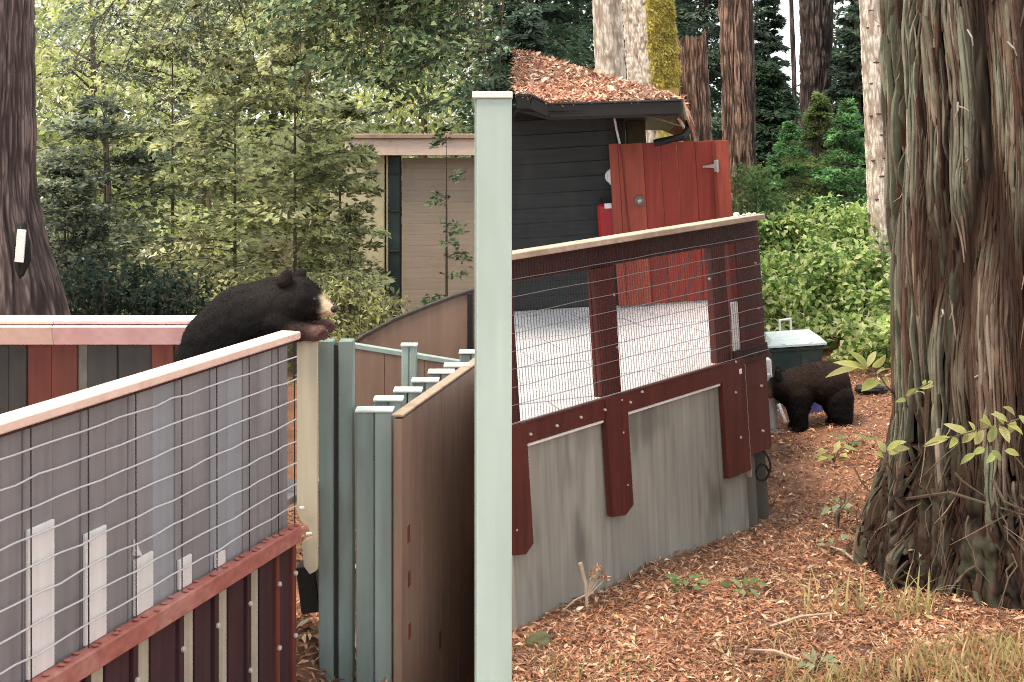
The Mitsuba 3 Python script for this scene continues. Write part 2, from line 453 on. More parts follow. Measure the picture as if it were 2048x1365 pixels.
def bush(name, clumps, per, leafL, leafW, pal, label, group=None, cat='shrub', up=.7, stems=None, jitter=.16, fold=.2):
    """clumps: (x, y, z, r) each; leaves sit on the clumps' outer shells, more on top."""
    k = thing(name, label, cat, group)
    clumps = np.asarray(clumps, float)
    n = len(clumps) * per
    c = np.repeat(clumps, per, axis=0)
    d = rdir(n)
    d[:, 2] = np.where(d[:, 2] < -.3, -d[:, 2], d[:, 2])
    P = c[:, :3] + d * c[:, 3:4] * (rng.random((n, 1)) ** .45) * [1, 1, .75]
    N = d * .7 + np.array([0, 0, up]) + rng.normal(0, .35, (n, 3))
    D = rdir(n) * .8 + d * .6 + [0, 0, -.35]
    tone = np.repeat(1 + rng.normal(0, .15, len(clumps)), per)
    hgt = np.clip((P[:, 2] - clumps[:, 2].min()) / max(np.ptp(clumps[:, 2]), .3), 0, 1)       # lower leaves painted darker, as shade inside the bush
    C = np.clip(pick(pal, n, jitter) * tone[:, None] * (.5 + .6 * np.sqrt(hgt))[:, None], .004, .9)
    Ls = leafL * rng.uniform(.55, 1.25, n)
    m, col = leaves(P, D, N, Ls, Ls * leafW / leafL, C, fold, .12)
    put(k + '__foliage', m, 'mat_leaf', color=col)
    for x, y, z, r in clumps[::max(1, len(clumps) // 12)]:
        g = ground_z(x, y)
        put(k + '__stem', tube([[x + rng.normal(0, .1), y + .1, float(g) - .02], [x + rng.normal(0, .05), y + .05, (z + float(g)) / 2], [x, y, z + r * .4]], [.012, .009, .004], 5, cap=False), 'mat_twig')
    return k

# ------------------------------------------------------------------ right yard: deck, fence on its concrete wall, house, gate
UP = np.array([0, 0, 1.0])
DECK = -1.71
RA, RB = VZ(1030, 893, -1.80), VZ(1440, 765, -1.80)
RE = nrm((RB - RA) * [1, 1, 0])
RN = np.array([RE[1], -RE[0], 0])           # towards the viewer


def onf(px, py, off=0.0):
    r = S(V(px, py, 1.0))
    q = RA + RN * off
    return r * (np.dot(q, RN) / np.dot(r, RN))


def sat(px, py=800):
    return float(np.dot(onf(px, py) - RA, RE))


def fp(s, z, off=0.0):
    p = RA + RE * s + RN * off
    return np.array([p[0], p[1], z])


def fbox(s0, s1, z0, z1, o0, o1, bev=.004):
    return box(fp((s0 + s1) / 2, (z0 + z1) / 2, (o0 + o1) / 2), abs(s1 - s0) / 2, abs(o1 - o0) / 2, abs(z1 - z0) / 2, RE, RN, UP, bev)


SL = sat(1012)                                # hidden behind the tall steel post
SE = sat(1536, 760)
capz = float(onf(1300, 462)[2])
k = thing('deck_fence', 'dark red wooden deck fence with wire mesh and weathered pale cap, above the concrete wall', 'fence')
DF = k
put(k + '__cap', fbox(SL, SE + .02, capz - .038, capz, -.09, .05), 'mat_cap', site=True)
put(k + '__top_rail', fbox(SL, SE - .06, capz - .175, capz - .040, -.035, .0), 'mat_red_dark', site=True)
rail_t, rail_b = -1.672, -1.80
put(k + '__bottom_rail', fbox(SL, sat(1447), rail_b, rail_t, -.02, .022), 'mat_red', site=True)
posts = [(sat(1000), sat(1041), onf(1035, 1110)[2]), (sat(1203), sat(1246), onf(1240, 1030)[2])]
for s0, s1, zb in posts:
    pk = put(k + '__post', fbox(s0, s1, rail_t + .002, capz - .042, -.06, -.037), 'mat_red', site=True)
    m = extrude([(0, zb + .02), ((s1 - s0) * .6, zb), (s1 - s0, zb + .045), (s1 - s0, rail_t), (0, rail_t)], .045, fp(s0, 0, .012), RE, UP)
    put(pk + '__post_foot', m, 'mat_red', site=True)
    put(pk + '__post_face', fbox(s0 + .004, s1 - .004, rail_t + .004, capz - .18, -.036, -.003), 'mat_red', site=True)
# second post and the corner post, with a narrow gap between them
p2a, p2b, p2c = sat(1438, 760), sat(1467, 760), sat(1486, 760)
zb2, zb3 = onf(1470, 950)[2], onf(1520, 905)[2]
pk = put(k + '__post', fbox(p2a, p2b, rail_t, capz - .042, -.06, -.004), 'mat_red', site=True)
put(pk + '__post_foot', fbox(p2a + .01, p2c, zb2, rail_t - .002, -.02, .026), 'mat_red', site=True)
pk = put(k + '__post', fbox(p2c + .012, SE, zb3, capz - .042, -.10, -.002), 'mat_red', site=True)
put(k + '__trim', fbox(p2c + .001, p2c + .011, zb3 - .14, rail_t - .02, -.02, .02), 'mat_cap', site=True)
put(k + '__sill', fbox(p2b - .002, SE - .004, rail_t - .05, rail_t + .06, .0, .02), 'mat_red_dark', site=True)
# return side of the fence, running back to the gate
q0, q1 = fp(SE - .03, 0, -.10), VZ(1478, 602, DECK)
q1 = np.array([q1[0], q1[1], 0])
put(k + '__return_board', bar(q0 + UP * (DECK - .02), q1 + UP * (DECK - .02), .03, .2), 'mat_red_dark', site=True)
# wire mesh: close uprights tied to a few level wires
wires, step, s = [], .0254, SL
while s < SE - .01:
    wires.append(prism4(fp(s, rail_t - .02, .026), fp(s, capz - .055, .004), .0032))
    s += step * rng.uniform(.94, 1.06)
put(k + '__wire_mesh', cat_mesh(wires), 'mat_wire_dark', site=True, kind='stuff', label='close upright wires of the fence mesh')
z = rail_t + .01
while z < capz - .07:
    w = [fp(s, z + rng.normal(0, .002), .007 + .02 * (capz - z)) for s in np.linspace(SL, SE - .01, 14)]
    put(k + '__level_wire', tube(w, .0022, 5), 'mat_wire', site=True)
    z += .102
for px, py in [(1062, 869), (1115, 852), (1163, 835), (1211, 820), (1243, 800), (1262, 805), (1285, 784), (1246, 865), (1255, 970), (1228, 590), (1235, 695), (1472, 785), (1482, 875), (1033, 1060), (1420, 558), (1511, 526), (1518, 617), (1523, 708), (1524, 772), (1527, 862), (1472, 724)]:
    p = onf(px, py, .03 if py > 720 else .004)
    put(k + '__bolt', tube([p - RN * .012, p, p + RN * .006], [.009, .009, .006], 8), 'mat_bolt', site=True)
put(k + '__tag', box(onf(1481, 743, .03), .014, .003, .017, RE, RN, UP, .001), 'mat_white', site=True, label='small white square tag')
put(k + '__pale_slat', fbox(sat(1470, 660), sat(1481, 660), onf(1474, 708)[2], onf(1474, 604)[2], -.03, -.008), 'mat_white', site=True, label='narrow white slat between the two end posts')
put(k + '__pink_slat', fbox(sat(1464, 520), sat(1475, 520), onf(1474, 600)[2], onf(1474, 464)[2], -.03, -.008), 'mat_gate_dark', site=True)

# concrete wall under the fence
wk = thing('concrete_wall', 'streaked grey board-marked concrete wall below the dark red deck fence', 'wall')
seams = [SL, sat(1226, 1000), sat(1448, 1000), sat(1502, 1000)]
for i in range(len(seams) - 1):
    put(wk + '__panel', fbox(seams[i] + .0015, seams[i + 1] - .0015, -3.25, rail_b - .022, -.16, -.025 - .002 * (i % 2), .003), 'mat_concrete', site=True)
put(wk + '__corner_board', fbox(sat(1503, 1000), sat(1524, 1000), -3.25, zb3 - .002, -.13, -.04), 'mat_concrete_dark', site=True, label='darker brown board at the end of the wall')
for a, b in ((SL, posts[1][0] - .003), (posts[1][1] + .003, p2a)):
    put(wk + '__flashing', fbox(a, b, rail_b - .021, rail_b - .003, -.03, .012), 'mat_white', site=True, label='white metal strip along the top of the wall')
put(wk + '__side_wall', bar(np.array([q0[0], q0[1], -2.5]), np.array([q1[0], q1[1], -2.5]), .1, 1.45), 'mat_concrete_dark', site=True)

# deck of large pale tiles
dk = 'deck'
tag(dk, kind='structure')
WALLD = 12.42
e0 = fp(SL - .3, 0, -.04)
under, far0 = fp(SE - .03, 0, -.04), np.array([q1[0], q1[1], 0])
poly = Polygon([(fp(SL - .1, 0, -.03)[0], fp(SL - .1, 0, -.03)[1]), (fp(SE - .1, 0, -.03)[0], fp(SE - .1, 0, -.03)[1]), (q1[0] - .04, WALLD), (VS(1012, 620, WALLD)[0], WALLD)])
ang = math.radians(14)
ca, sa = math.cos(ang), math.sin(ang)
for i in range(-2, 14):
    for j in range(-6, 10):
        u0, v0 = i * .62 + (.31 if j % 2 else 0), 7 + j * .62
        sq = Polygon([(u0, v0), (u0 + .612, v0), (u0 + .612, v0 + .612), (u0, v0 + .612)])
        from shapely import affinity
        sq = affinity.rotate(sq, 14, origin=(0, 10))
        g = sq.intersection(poly)
        if g.is_empty or g.area < .004 or g.geom_type != 'Polygon':
            continue
        m = trimesh.creation.extrude_polygon(g.buffer(-.001), .03, engine='earcut')
        v = np.array(m.vertices)
        v[:, 2] += DECK - .03 + rng.normal(0, .0012)
        put(dk + '__tile', (v, m.faces), 'mat_deck', site=True)
g = poly.buffer(-.01)
m = trimesh.creation.extrude_polygon(g, .06, engine='earcut')
put(dk + '__base', (np.array(m.vertices) + [0, 0, DECK - .10], m.faces), 'mat_concrete_dark', site=True)

# house
hk = thing('house', 'low dark grey house with leaf covered roof behind the deck', 'house')
XL = VS(1012, 400, WALLD)[0]
XR = VS(1232, 400, WALLD)[0]
zz = DECK - .02
i = 0
while zz < .20:
    h = .145
    put(hk + '__siding_board', box([(XL + XR + .03) / 2, WALLD + .03 - .0, zz + h / 2], (XR + .03 - XL) / 2, .012, h / 2 - .001, [1, 0, 0], [0, 1, .09], [0, -.09, 1], .004), 'mat_siding', site=True)
    zz += h - .004
    i += 1
put(hk + '__wall', box([(XL + XR) / 2, WALLD + .16, -.8], (XR - XL) / 2, .1, 1.06), 'mat_dark', site=True)
x2 = VS(1292, 300, WALLD + .3)[0]
put(hk + '__side_wall', box([(XR + VS(1252, 300, WALLD)[0]) / 2 + .02, WALLD + .22, -.8], .06, .05, 1.04), 'mat_dark', site=True)
put(hk + '__corner_column', box([(VS(1254, 300, WALLD + .3)[0] + x2) / 2, WALLD + .3, -.8], (x2 - VS(1254, 300, WALLD + .3)[0]) / 2, .08, 1.04, bev=.008), 'mat_mossy', site=True, label='mossy greenish column under the eave')
# roof: eave corner C, hip line to H
ED = 11.75
E0, E1, E2, C = VS(1031, 190, ED - .1), VS(1060, 190, ED - .1), VS(1097, 208, ED), VS(1362, 200, ED)
H = VS(1031, 103, ED + 1.75)
M1 = VS(1180, 141, ED + .95)
Cb = VS(1378, 262, ED + 2.3)
Hb = VS(1031, 112, ED + 3.4)


def tri_plate(ps, th, bsdf, key, **k2):
    ps = np.array(ps)
    n = nrm(np.cross(ps[1] - ps[0], ps[2] - ps[0]))
    v = np.vstack([ps, ps - UP * th])
    q = len(ps)
    f = [(0, a, a + 1) for a in range(1, q - 1)] + [(q, q + a + 1, q + a) for a in range(1, q - 1)]
    for a in range(q):
        b = (a + 1) % q
        f += [(a, a + q, b + q), (a, b + q, b)]
    return put(key, (v, np.array(f)), bsdf, site=True, **k2)


rf = tri_plate([E2, C, H, E0 + [0, .25, .03]], .05, 'mat_roof', hk + '__roof')
dz = np.array([0, .05, -.07])
tri_plate([C + dz, Cb + dz, Hb + dz, H + dz], .05, 'mat_roof', hk + '__roof')
d3 = np.array([0, 0, .055])
for a, b in ((E0, E1), (E1, E2), (E2, C)):
    put(rf + '__fascia', bar(a - d3 - [0, .012, .012], b - d3 - [0, .012, .012], .03, .115, bev=.004), 'mat_dark', site=True)
    put(rf + '__gutter_lip', bar(a - [0, .03, .0], b - [0, .03, .0], .03, .016, bev=.003), 'mat_greydark', site=True)
put(rf + '__side_fascia', bar(C - d3, Cb - d3, .03, .13), 'mat_mossy', site=True)
so = -np.array([0, 0, .125])
tri_plate([E0 + so + [0, .05, 0], E2 + so, C + so + [-.03, 0, 0], VS(1348, 258, WALLD + 1.5), VS(1020, 250, WALLD + .8)], .02, 'mat_dark', hk + '__soffit')
sb = VS(1344, 215, ED + .15)
put(hk + '__bracket', bar(sb, VS(1368, 255, ED + .5), .02, .03), 'mat_cap', site=True)
put(hk + '__bracket', bar(VS(1290, 229, ED + .3), VS(1362, 252, ED + .5), .014, .014), 'mat_concrete', site=True)
pts = [VS(1374, 240, ED + .6), VS(1376, 262, ED + .6), VS(1366, 274, ED + .55), VS(1330, 282, ED + .5), VS(1308, 287, ED + .5)]
put(hk + '__downspout', tube(pts, .036, 10), 'mat_black', site=True)
put(hk + '__conduit', tube([VS(1226, 218, WALLD - .12), VS(1232, 255, WALLD - .12), VS(1240, 290, WALLD - .12)], .011, 6), 'mat_white', site=True)
# gate
gk = thing('gate', 'red board gate with knob and strap hinge beside the dark house', 'gate')
GD = WALLD - .2
edges = [1225, 1243, 1293, 1328, 1362, 1398, 1432, 1465]
mats = ['mat_gate_light', 'mat_gate_light', 'mat_gate', 'mat_gate', 'mat_gate', 'mat_gate', 'mat_gate_light', 'mat_gate']
for i in range(len(edges) - 1):
    x0, x1 = VS(edges[i], 420, GD)[0], VS(edges[i + 1], 420, GD)[0]
    zt = VS((edges[i] + edges[i + 1]) / 2, 287 - (edges[i] - 1225) * .03, GD)[2]
    off = [0, .004, .03, .034, .03, .033, .012][i]
    put(gk + '__board', box([(x0 + x1) / 2, GD + off, (zt + DECK + .02) / 2], (x1 - x0) / 2 - .0015, .012, (zt - DECK - .02) / 2, bev=.003), mats[i], site=True)
put(gk + '__batten', box([VS(1434, 420, GD)[0], GD - .004, -.85], .014, .012, .66), 'mat_gate_dark', site=True)
kp = VS(1279, 402, GD - .02)
put(gk + '__knob_plate', tube([kp, kp - [0, .012, 0]], [.05, .048], 16), 'mat_brass', site=True)
kb = put(gk + '__knob', blob(kp - [.008, .05, 0], (.026, .026, .026), 3, .03, 2), 'mat_steel', True, site=True)
hp = VS(1433, 332, GD - .022)
hg = put(gk + '__hinge', box(hp, .022, .006, .055, bev=.003), 'mat_steel', site=True)
put(hg + '__strap', extrude([(-.13, -.006), (-.02, -.02), (-.02, .02), (-.13, .006)], .006, hp + [0, .0, 0], [1, 0, 0], [0, 0, 1]), 'mat_steel', site=True)
put(hg + '__hinge_pin', tube([hp + [.005, -.008, -.06], hp + [.005, -.008, .06]], .010, 8), 'mat_steel', site=True)
for i, (px, py) in enumerate([(1241, 300), (1254, 430)]):
    pass
put(gk + '__pull_cord', tube([VS(1240, 290, GD - .03), VS(1246, 330, GD - .03), VS(1252, 400, GD - .03), VS(1259, 470, GD - .03)], .008, 6), 'mat_gate_dark', site=True)  # dark tube added to draw the dark groove in the gate
# lamp, extinguisher
lk = thing('wall_lamp', 'round white lamp on the dark wall, half hidden by the red gate', 'lamp')
lp = VS(1225, 353, WALLD - .02)
put(lk + '__base', tube([lp + [0, .04, 0], lp], [.07, .07], 18), 'mat_white', site=True)
put(lk + '__globe', blob(lp - [0, .05, 0], (.055, .05, .088), 1, .0, 3), 'mat_white', True, site=True)
xk = thing('fire_extinguisher', 'red fire extinguisher box with small white label on the dark wall left of the gate', 'fire extinguisher')
xp = VS(1212, 445, WALLD - .08)
put(xk + '__body', box(xp - [0, 0, .02], .075, .05, .20, bev=.03), 'mat_extinguisher', site=True)
put(xk + '__label', box(VS(1216, 412, WALLD - .136), .034, .003, .024, bev=.002), 'mat_white', site=True)
put(xk + '__handle', tube([xp + [-.03, -.01, .17], xp + [-.03, -.03, .23], xp + [.03, -.03, .25]], .012, 7), 'mat_black', site=True)
# small lumps on the end of the cap
ok = thing('ornament', 'small white round ornament on the end of the fence cap', 'ornament')
op = fp(sat(1477, 420), capz + .016, -.02)
put(ok + '__head', blob(op, (.022, .025, .018), 5, .12, 3), 'mat_white', True, site=True)
put(ok + '__base', blob(op - [0, 0, .012], (.028, .03, .007), 6, .1, 2), 'mat_white', True, site=True)
for i, (px, r, wh) in enumerate([(1492, .012, 'nearest the round ornament'), (1500, .015, 'middle and largest'), (1508, .011, 'farthest right')]):
    put('white_stone', blob(fp(sat(px, 420), capz + r * .55, -.02 + .01 * i), (r * 1.3, r, r * .7), 20 + i, .25, 2), 'mat_white', True, site=True,
        label='tiny white stone on the fence cap end, ' + wh + ' of three', cat='stone', group='white stones on the fence cap')
ck = onf(1522, 915, -.03)
pts = [ck + [0, 0, .08], ck + [.05, -.01, .0], ck + [.055, -.02, -.09], ck + [.0, -.02, -.16], ck + [-.045, -.01, -.11], ck + [.0, .0, -.05], ck + [.05, .0, -.13]]
pp = np.array(pts)
tt = np.linspace(0, len(pp) - 1, 40)
from scipy.interpolate import CubicSpline
pp = CubicSpline(np.arange(len(pp)), pp)(tt)
put('hose', tube(pp, .008, 6), 'mat_black', True, label='loop of thin black hose hanging at the end of the concrete wall', cat='hose', site=True)

# ------------------------------------------------------------------ rubbish bin and things round it
bk = thing('garbage_bin', 'dark green wheeled garbage bin with pale lid behind the bear', 'bin')
BD = 12.75
bl, brr = VS(1541, 690, BD), VS(1646, 690, BD)
bc = (bl + brr) / 2
bw = (brr - bl)[0] / 2
gz = -2.93
zt = VS(1590, 692, BD)[2]
v = []
for zf, kx in ((0, .80), (1, 1.0)):
    for sx, sy in ((-1, -1), (1, -1), (1, 1), (-1, 1)):
        v.append([bc[0] + sx * bw * kx, BD + .25 + sy * .25 * kx, gz + .03 + (zt - gz - .03) * zf])
hull = trimesh.convex.convex_hull(np.array(v))
put(bk + '__body', (hull.vertices, hull.faces), 'mat_bin', site=True)
put(bk + '__rim', box([bc[0], BD + .25, zt - .03], bw + .012, .262, .022, bev=.008), 'mat_bin', site=True)
lid = trimesh.convex.convex_hull(np.array([[bc[0] + sx * (bw + .03) * a, BD + .25 + sy * .29 * a, zt + h] for sx in (-1, 1) for sy in (-1, 1) for a, h in ((1, .0), (1, .02), (.82, .075))]))
lk2 = put(bk + '__lid', (lid.vertices, lid.faces), 'mat_bin_lid', site=True)
for sx in (-.55, .55):
    put(lk2 + '__rib', bar([bc[0] + sx * bw, BD - .035, zt + .022], [bc[0] + sx * bw * .9, BD + .05, zt + .08], .05, .02, bev=.005), 'mat_bin_lid', site=True)
put(bk + '__rib', box([bc[0] + .25 * bw, BD + .012, zt - .22], .03, .012, .16, bev=.006), 'mat_bin', site=True)
put(bk + '__handle', tube([[bc[0] - bw * .8, BD + .5, zt - .02], [bc[0] - bw * .8, BD + .58, zt + .03], [bc[0] + bw * .8, BD + .58, zt + .03], [bc[0] + bw * .8, BD + .5, zt - .02]], .016, 7), 'mat_bin', site=True)
for sx in (-1, 1):
    p = np.array([bc[0] + sx * bw * .82, BD + .47, gz + .09])
    put(bk + '__wheel', tube([p - [.03, 0, 0], p + [.03, 0, 0]], .1, 16), 'mat_black', site=True)
fk = thing('metal_frame', 'small white metal frame among leaves behind the bin', 'frame')
f0, f1, f2, f3 = VS(1559, 672, 13.7), VS(1559, 641, 13.7), VS(1581, 638, 13.7), VS(1581, 668, 13.7)
for a, b in (([f0[0], f0[1], -2.9], f1), (f1, f2), (f2, [f3[0], f3[1], -2.9])):
    put(fk + '__tube', tube([a, b], .013, 7), 'mat_white', site=True)
p = VS(1540, 812, 12.05)
sk = thing('white_bottle', 'white plastic bottle below the bear\'s muzzle at the fence corner', 'bottle')
put(sk + '__body', tube([[p[0], p[1], -2.9], [p[0], p[1], -2.88], [p[0], p[1], -2.52], [p[0], p[1], -2.45], [p[0], p[1], -2.42]], [.05, .062, .062, .04, .022], 14), 'mat_white', 40, site=True)
put(sk + '__bottle_cap', tube([[p[0], p[1], -2.42], [p[0], p[1], -2.38]], .026, 10), 'mat_white', site=True)
a, b = VS(1557, 808, 12.3), VS(1574, 846, 12.25)
put('leaning_board', bar([a[0], a[1], a[2]], [b[0], b[1], -2.92], .05, .012), 'mat_white', label='white slat leaning below the bear between bin and bottle', cat='board', site=True)
p = VS(1538, 757, 12.6)
put('white_box', box([p[0] - .03, p[1], -2.62], .05, .08, .29, bev=.012), 'mat_white', label='tall white box between the fence corner and the bin', cat='box', site=True)
tk = thing('tub', 'blue and pale green plastic tub seen under the bear\'s belly', 'tub')
p = VS(1632, 835, 12.45)
put(tk + '__body', cat_mesh([tube([[p[0] - .03, p[1], -2.94], [p[0] - .03, p[1], -2.70]], [.085, .10], 16)]), 'mat_blue', 40, site=True)
put(tk + '__lid', box([p[0] + .085, p[1] + .02, -2.80], .045, .08, .08, bev=.03), 'mat_pale_green', site=True)
p = VS(1558, 858, 11.9)
put('plate', tube([[p[0], p[1], -2.905], [p[0], p[1], -2.885], [p[0], p[1], -2.878]], [.075, .085, .08], 20), 'mat_cap', 40, label='pale tan plate on the ground below the bear\'s head', cat='plate', site=True)
put('plate', tube([[p[0] - .02, p[1] - .16, -2.915], [p[0] - .02, p[1] - .16, -2.895], [p[0] - .02, p[1] - .16, -2.89]], [.07, .08, .075], 20), 'mat_beige', 40, label='beige plate on the ground nearest the fence corner', cat='plate', site=True)


# ------------------------------------------------------------------ bears
def hullspheres(a, b):
    out = []
    for c, r in (a, b):
        s = m3.Manifold.sphere(r, 28).translate(list(map(float, c)))
        out.append(s)
    return m3.Manifold.batch_hull(out)


def figure(bones, edge, smooth_n=14):
    m = m3.Manifold.batch_boolean([hullspheres(a, b) for a, b in bones], m3.OpType.Add)
    m = m.refine_to_length(edge)
    q = m.to_mesh()
    t = trimesh.Trimesh(np.array(q.vert_properties[:, :3]), np.array(q.tri_verts), process=True)
    trimesh.smoothing.filter_taubin(t, lamb=.5, nu=.52, iterations=smooth_n)
    return t


def fur(t, n, length, flow, color_fn, width=.006, lift=.35):
    p, fi = trimesh.sample.sample_surface(t, n, seed=5)
    p = np.array(p)
    nn = np.array(t.face_normals)[fi]
    d = nn * lift + flow(p, nn)
    d = nrm(d + rng.normal(0, .16, d.shape))
    L = length * rng.uniform(.6, 1.35, n)
    s = nrm(np.cross(d, nn + rng.normal(0, .4, nn.shape)))
    v = np.stack([p - nn * .004 + s * width / 2, p - nn * .004 - s * width / 2, p + d * L[:, None]], 1).reshape(-1, 3)
    f = np.arange(n * 3).reshape(-1, 3)
    c = color_fn(p) * (1 + rng.normal(0, .18, (n, 1)))
    return (v, f), np.repeat(np.clip(c, .002, .9), 3, axis=0)


def bear_r():
    D0 = 11.95
    G = float(S(np.array([0, 0, 0]))[2])
    sc = D0 / F

    def q(px, py, dy=0.0):                   # photograph pixel, and metres behind the middle plane
        p = VS(px, py, D0)
        return p + [0, dy, 0]
    R = lambda r: r * sc
    k = thing('bear', 'black bear standing on the leaf litter beside the green bin', 'bear')
    B = []
    rump, hip, mid, sho, neck = (q(1667, 782), R(36)), (q(1656, 768, .02), R(45)), (q(1626, 763, .03), R(36)), (q(1592, 779, .02), R(41)), (q(1572, 776, .0), R(31))
    head, brow, muz, nose = (q(1557, 772, -.05), R(23)), (q(1549, 768, -.06), R(17)), (q(1540, 780, -.08), R(11)), (q(1531, 785, -.09), R(8))
    B += [(rump, hip), (hip, mid), (mid, sho), (sho, neck), (neck, head), (head, brow), (head, muz), (brow, muz), (muz, nose)]
    for dx, dy, far in ((-4, -.10, 0), (-1, .11, 1)):
        el, wr, pw, toe = (q(1597 + dx, 822, dy), R(18)), (q(1600 + dx, 843, dy), R(15)), (q(1598 + dx, 854 - 2 * far, dy), R(13)), (q(1589 + dx, 859 - 2 * far, dy - .03), R(8.5))
        B += [((q(1595, 788, dy * .6), R(29)), el), (el, wr), (wr, pw), (pw, toe)]
    for dx, dy, far in ((4, -.10, 0), (3, .12, 1)):
        th, kn, hk_, an, toe = (q(1672, 792, dy * .6), R(31)), (q(1670 + dx, 818, dy), R(21)), (q(1678 + dx, 832, dy), R(18)), (q(1675 + dx, 848, dy), R(16)), (q(1661 + dx, 853, dy - .02), R(10))
        B += [(th, kn), (kn, hk_), (th, hk_), (hk_, an), (an, toe), (an, (q(1680 + dx, 853, dy), R(11)))]
    B += [((q(1553, 754, -.10), R(9)), (q(1551, 741, -.10), R(6))), ((q(1562, 752, .07), R(9)), (q(1561, 740, .07), R(6)))]
    t = figure(B, .014, 26)
    v = np.array(t.vertices)
    v += np.array(t.vertex_normals) * ((meshkit.fbm(v * 26, 3, 2) - .5) * .014)[:, None]
    t = trimesh.Trimesh(v, t.faces, process=False)
    zr = VS(1620, 800, D0)[2]

    def colour(p):
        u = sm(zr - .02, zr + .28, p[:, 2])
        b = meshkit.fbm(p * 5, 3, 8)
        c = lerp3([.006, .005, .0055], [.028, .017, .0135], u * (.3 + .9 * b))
        hd = sm(q(1575, 770)[0], q(1550, 770)[0], p[:, 0])
        c = lerp3(c, np.array([.007, .006, .007]), hd * .8)
        mz = sm(q(1541, 780)[0], q(1535, 780)[0], p[:, 0])
        return lerp3(c, np.array([.16, .10, .07]), mz * .8)
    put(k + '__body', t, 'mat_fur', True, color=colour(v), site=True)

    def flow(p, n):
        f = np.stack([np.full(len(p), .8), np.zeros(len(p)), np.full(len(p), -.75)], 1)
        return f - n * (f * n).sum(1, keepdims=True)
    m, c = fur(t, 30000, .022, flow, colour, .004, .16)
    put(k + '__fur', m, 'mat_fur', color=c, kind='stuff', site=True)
    put(k + '__nose', blob(q(1526, 786, -.10), (R(4), R(5), R(4)), 1, .05, 2), 'mat_black', True, site=True)
    put(k + '__eye', blob(q(1541, 770, -.125), (R(2.2),) * 3, 1, 0, 2), 'mat_black', True, site=True)


bear_r()


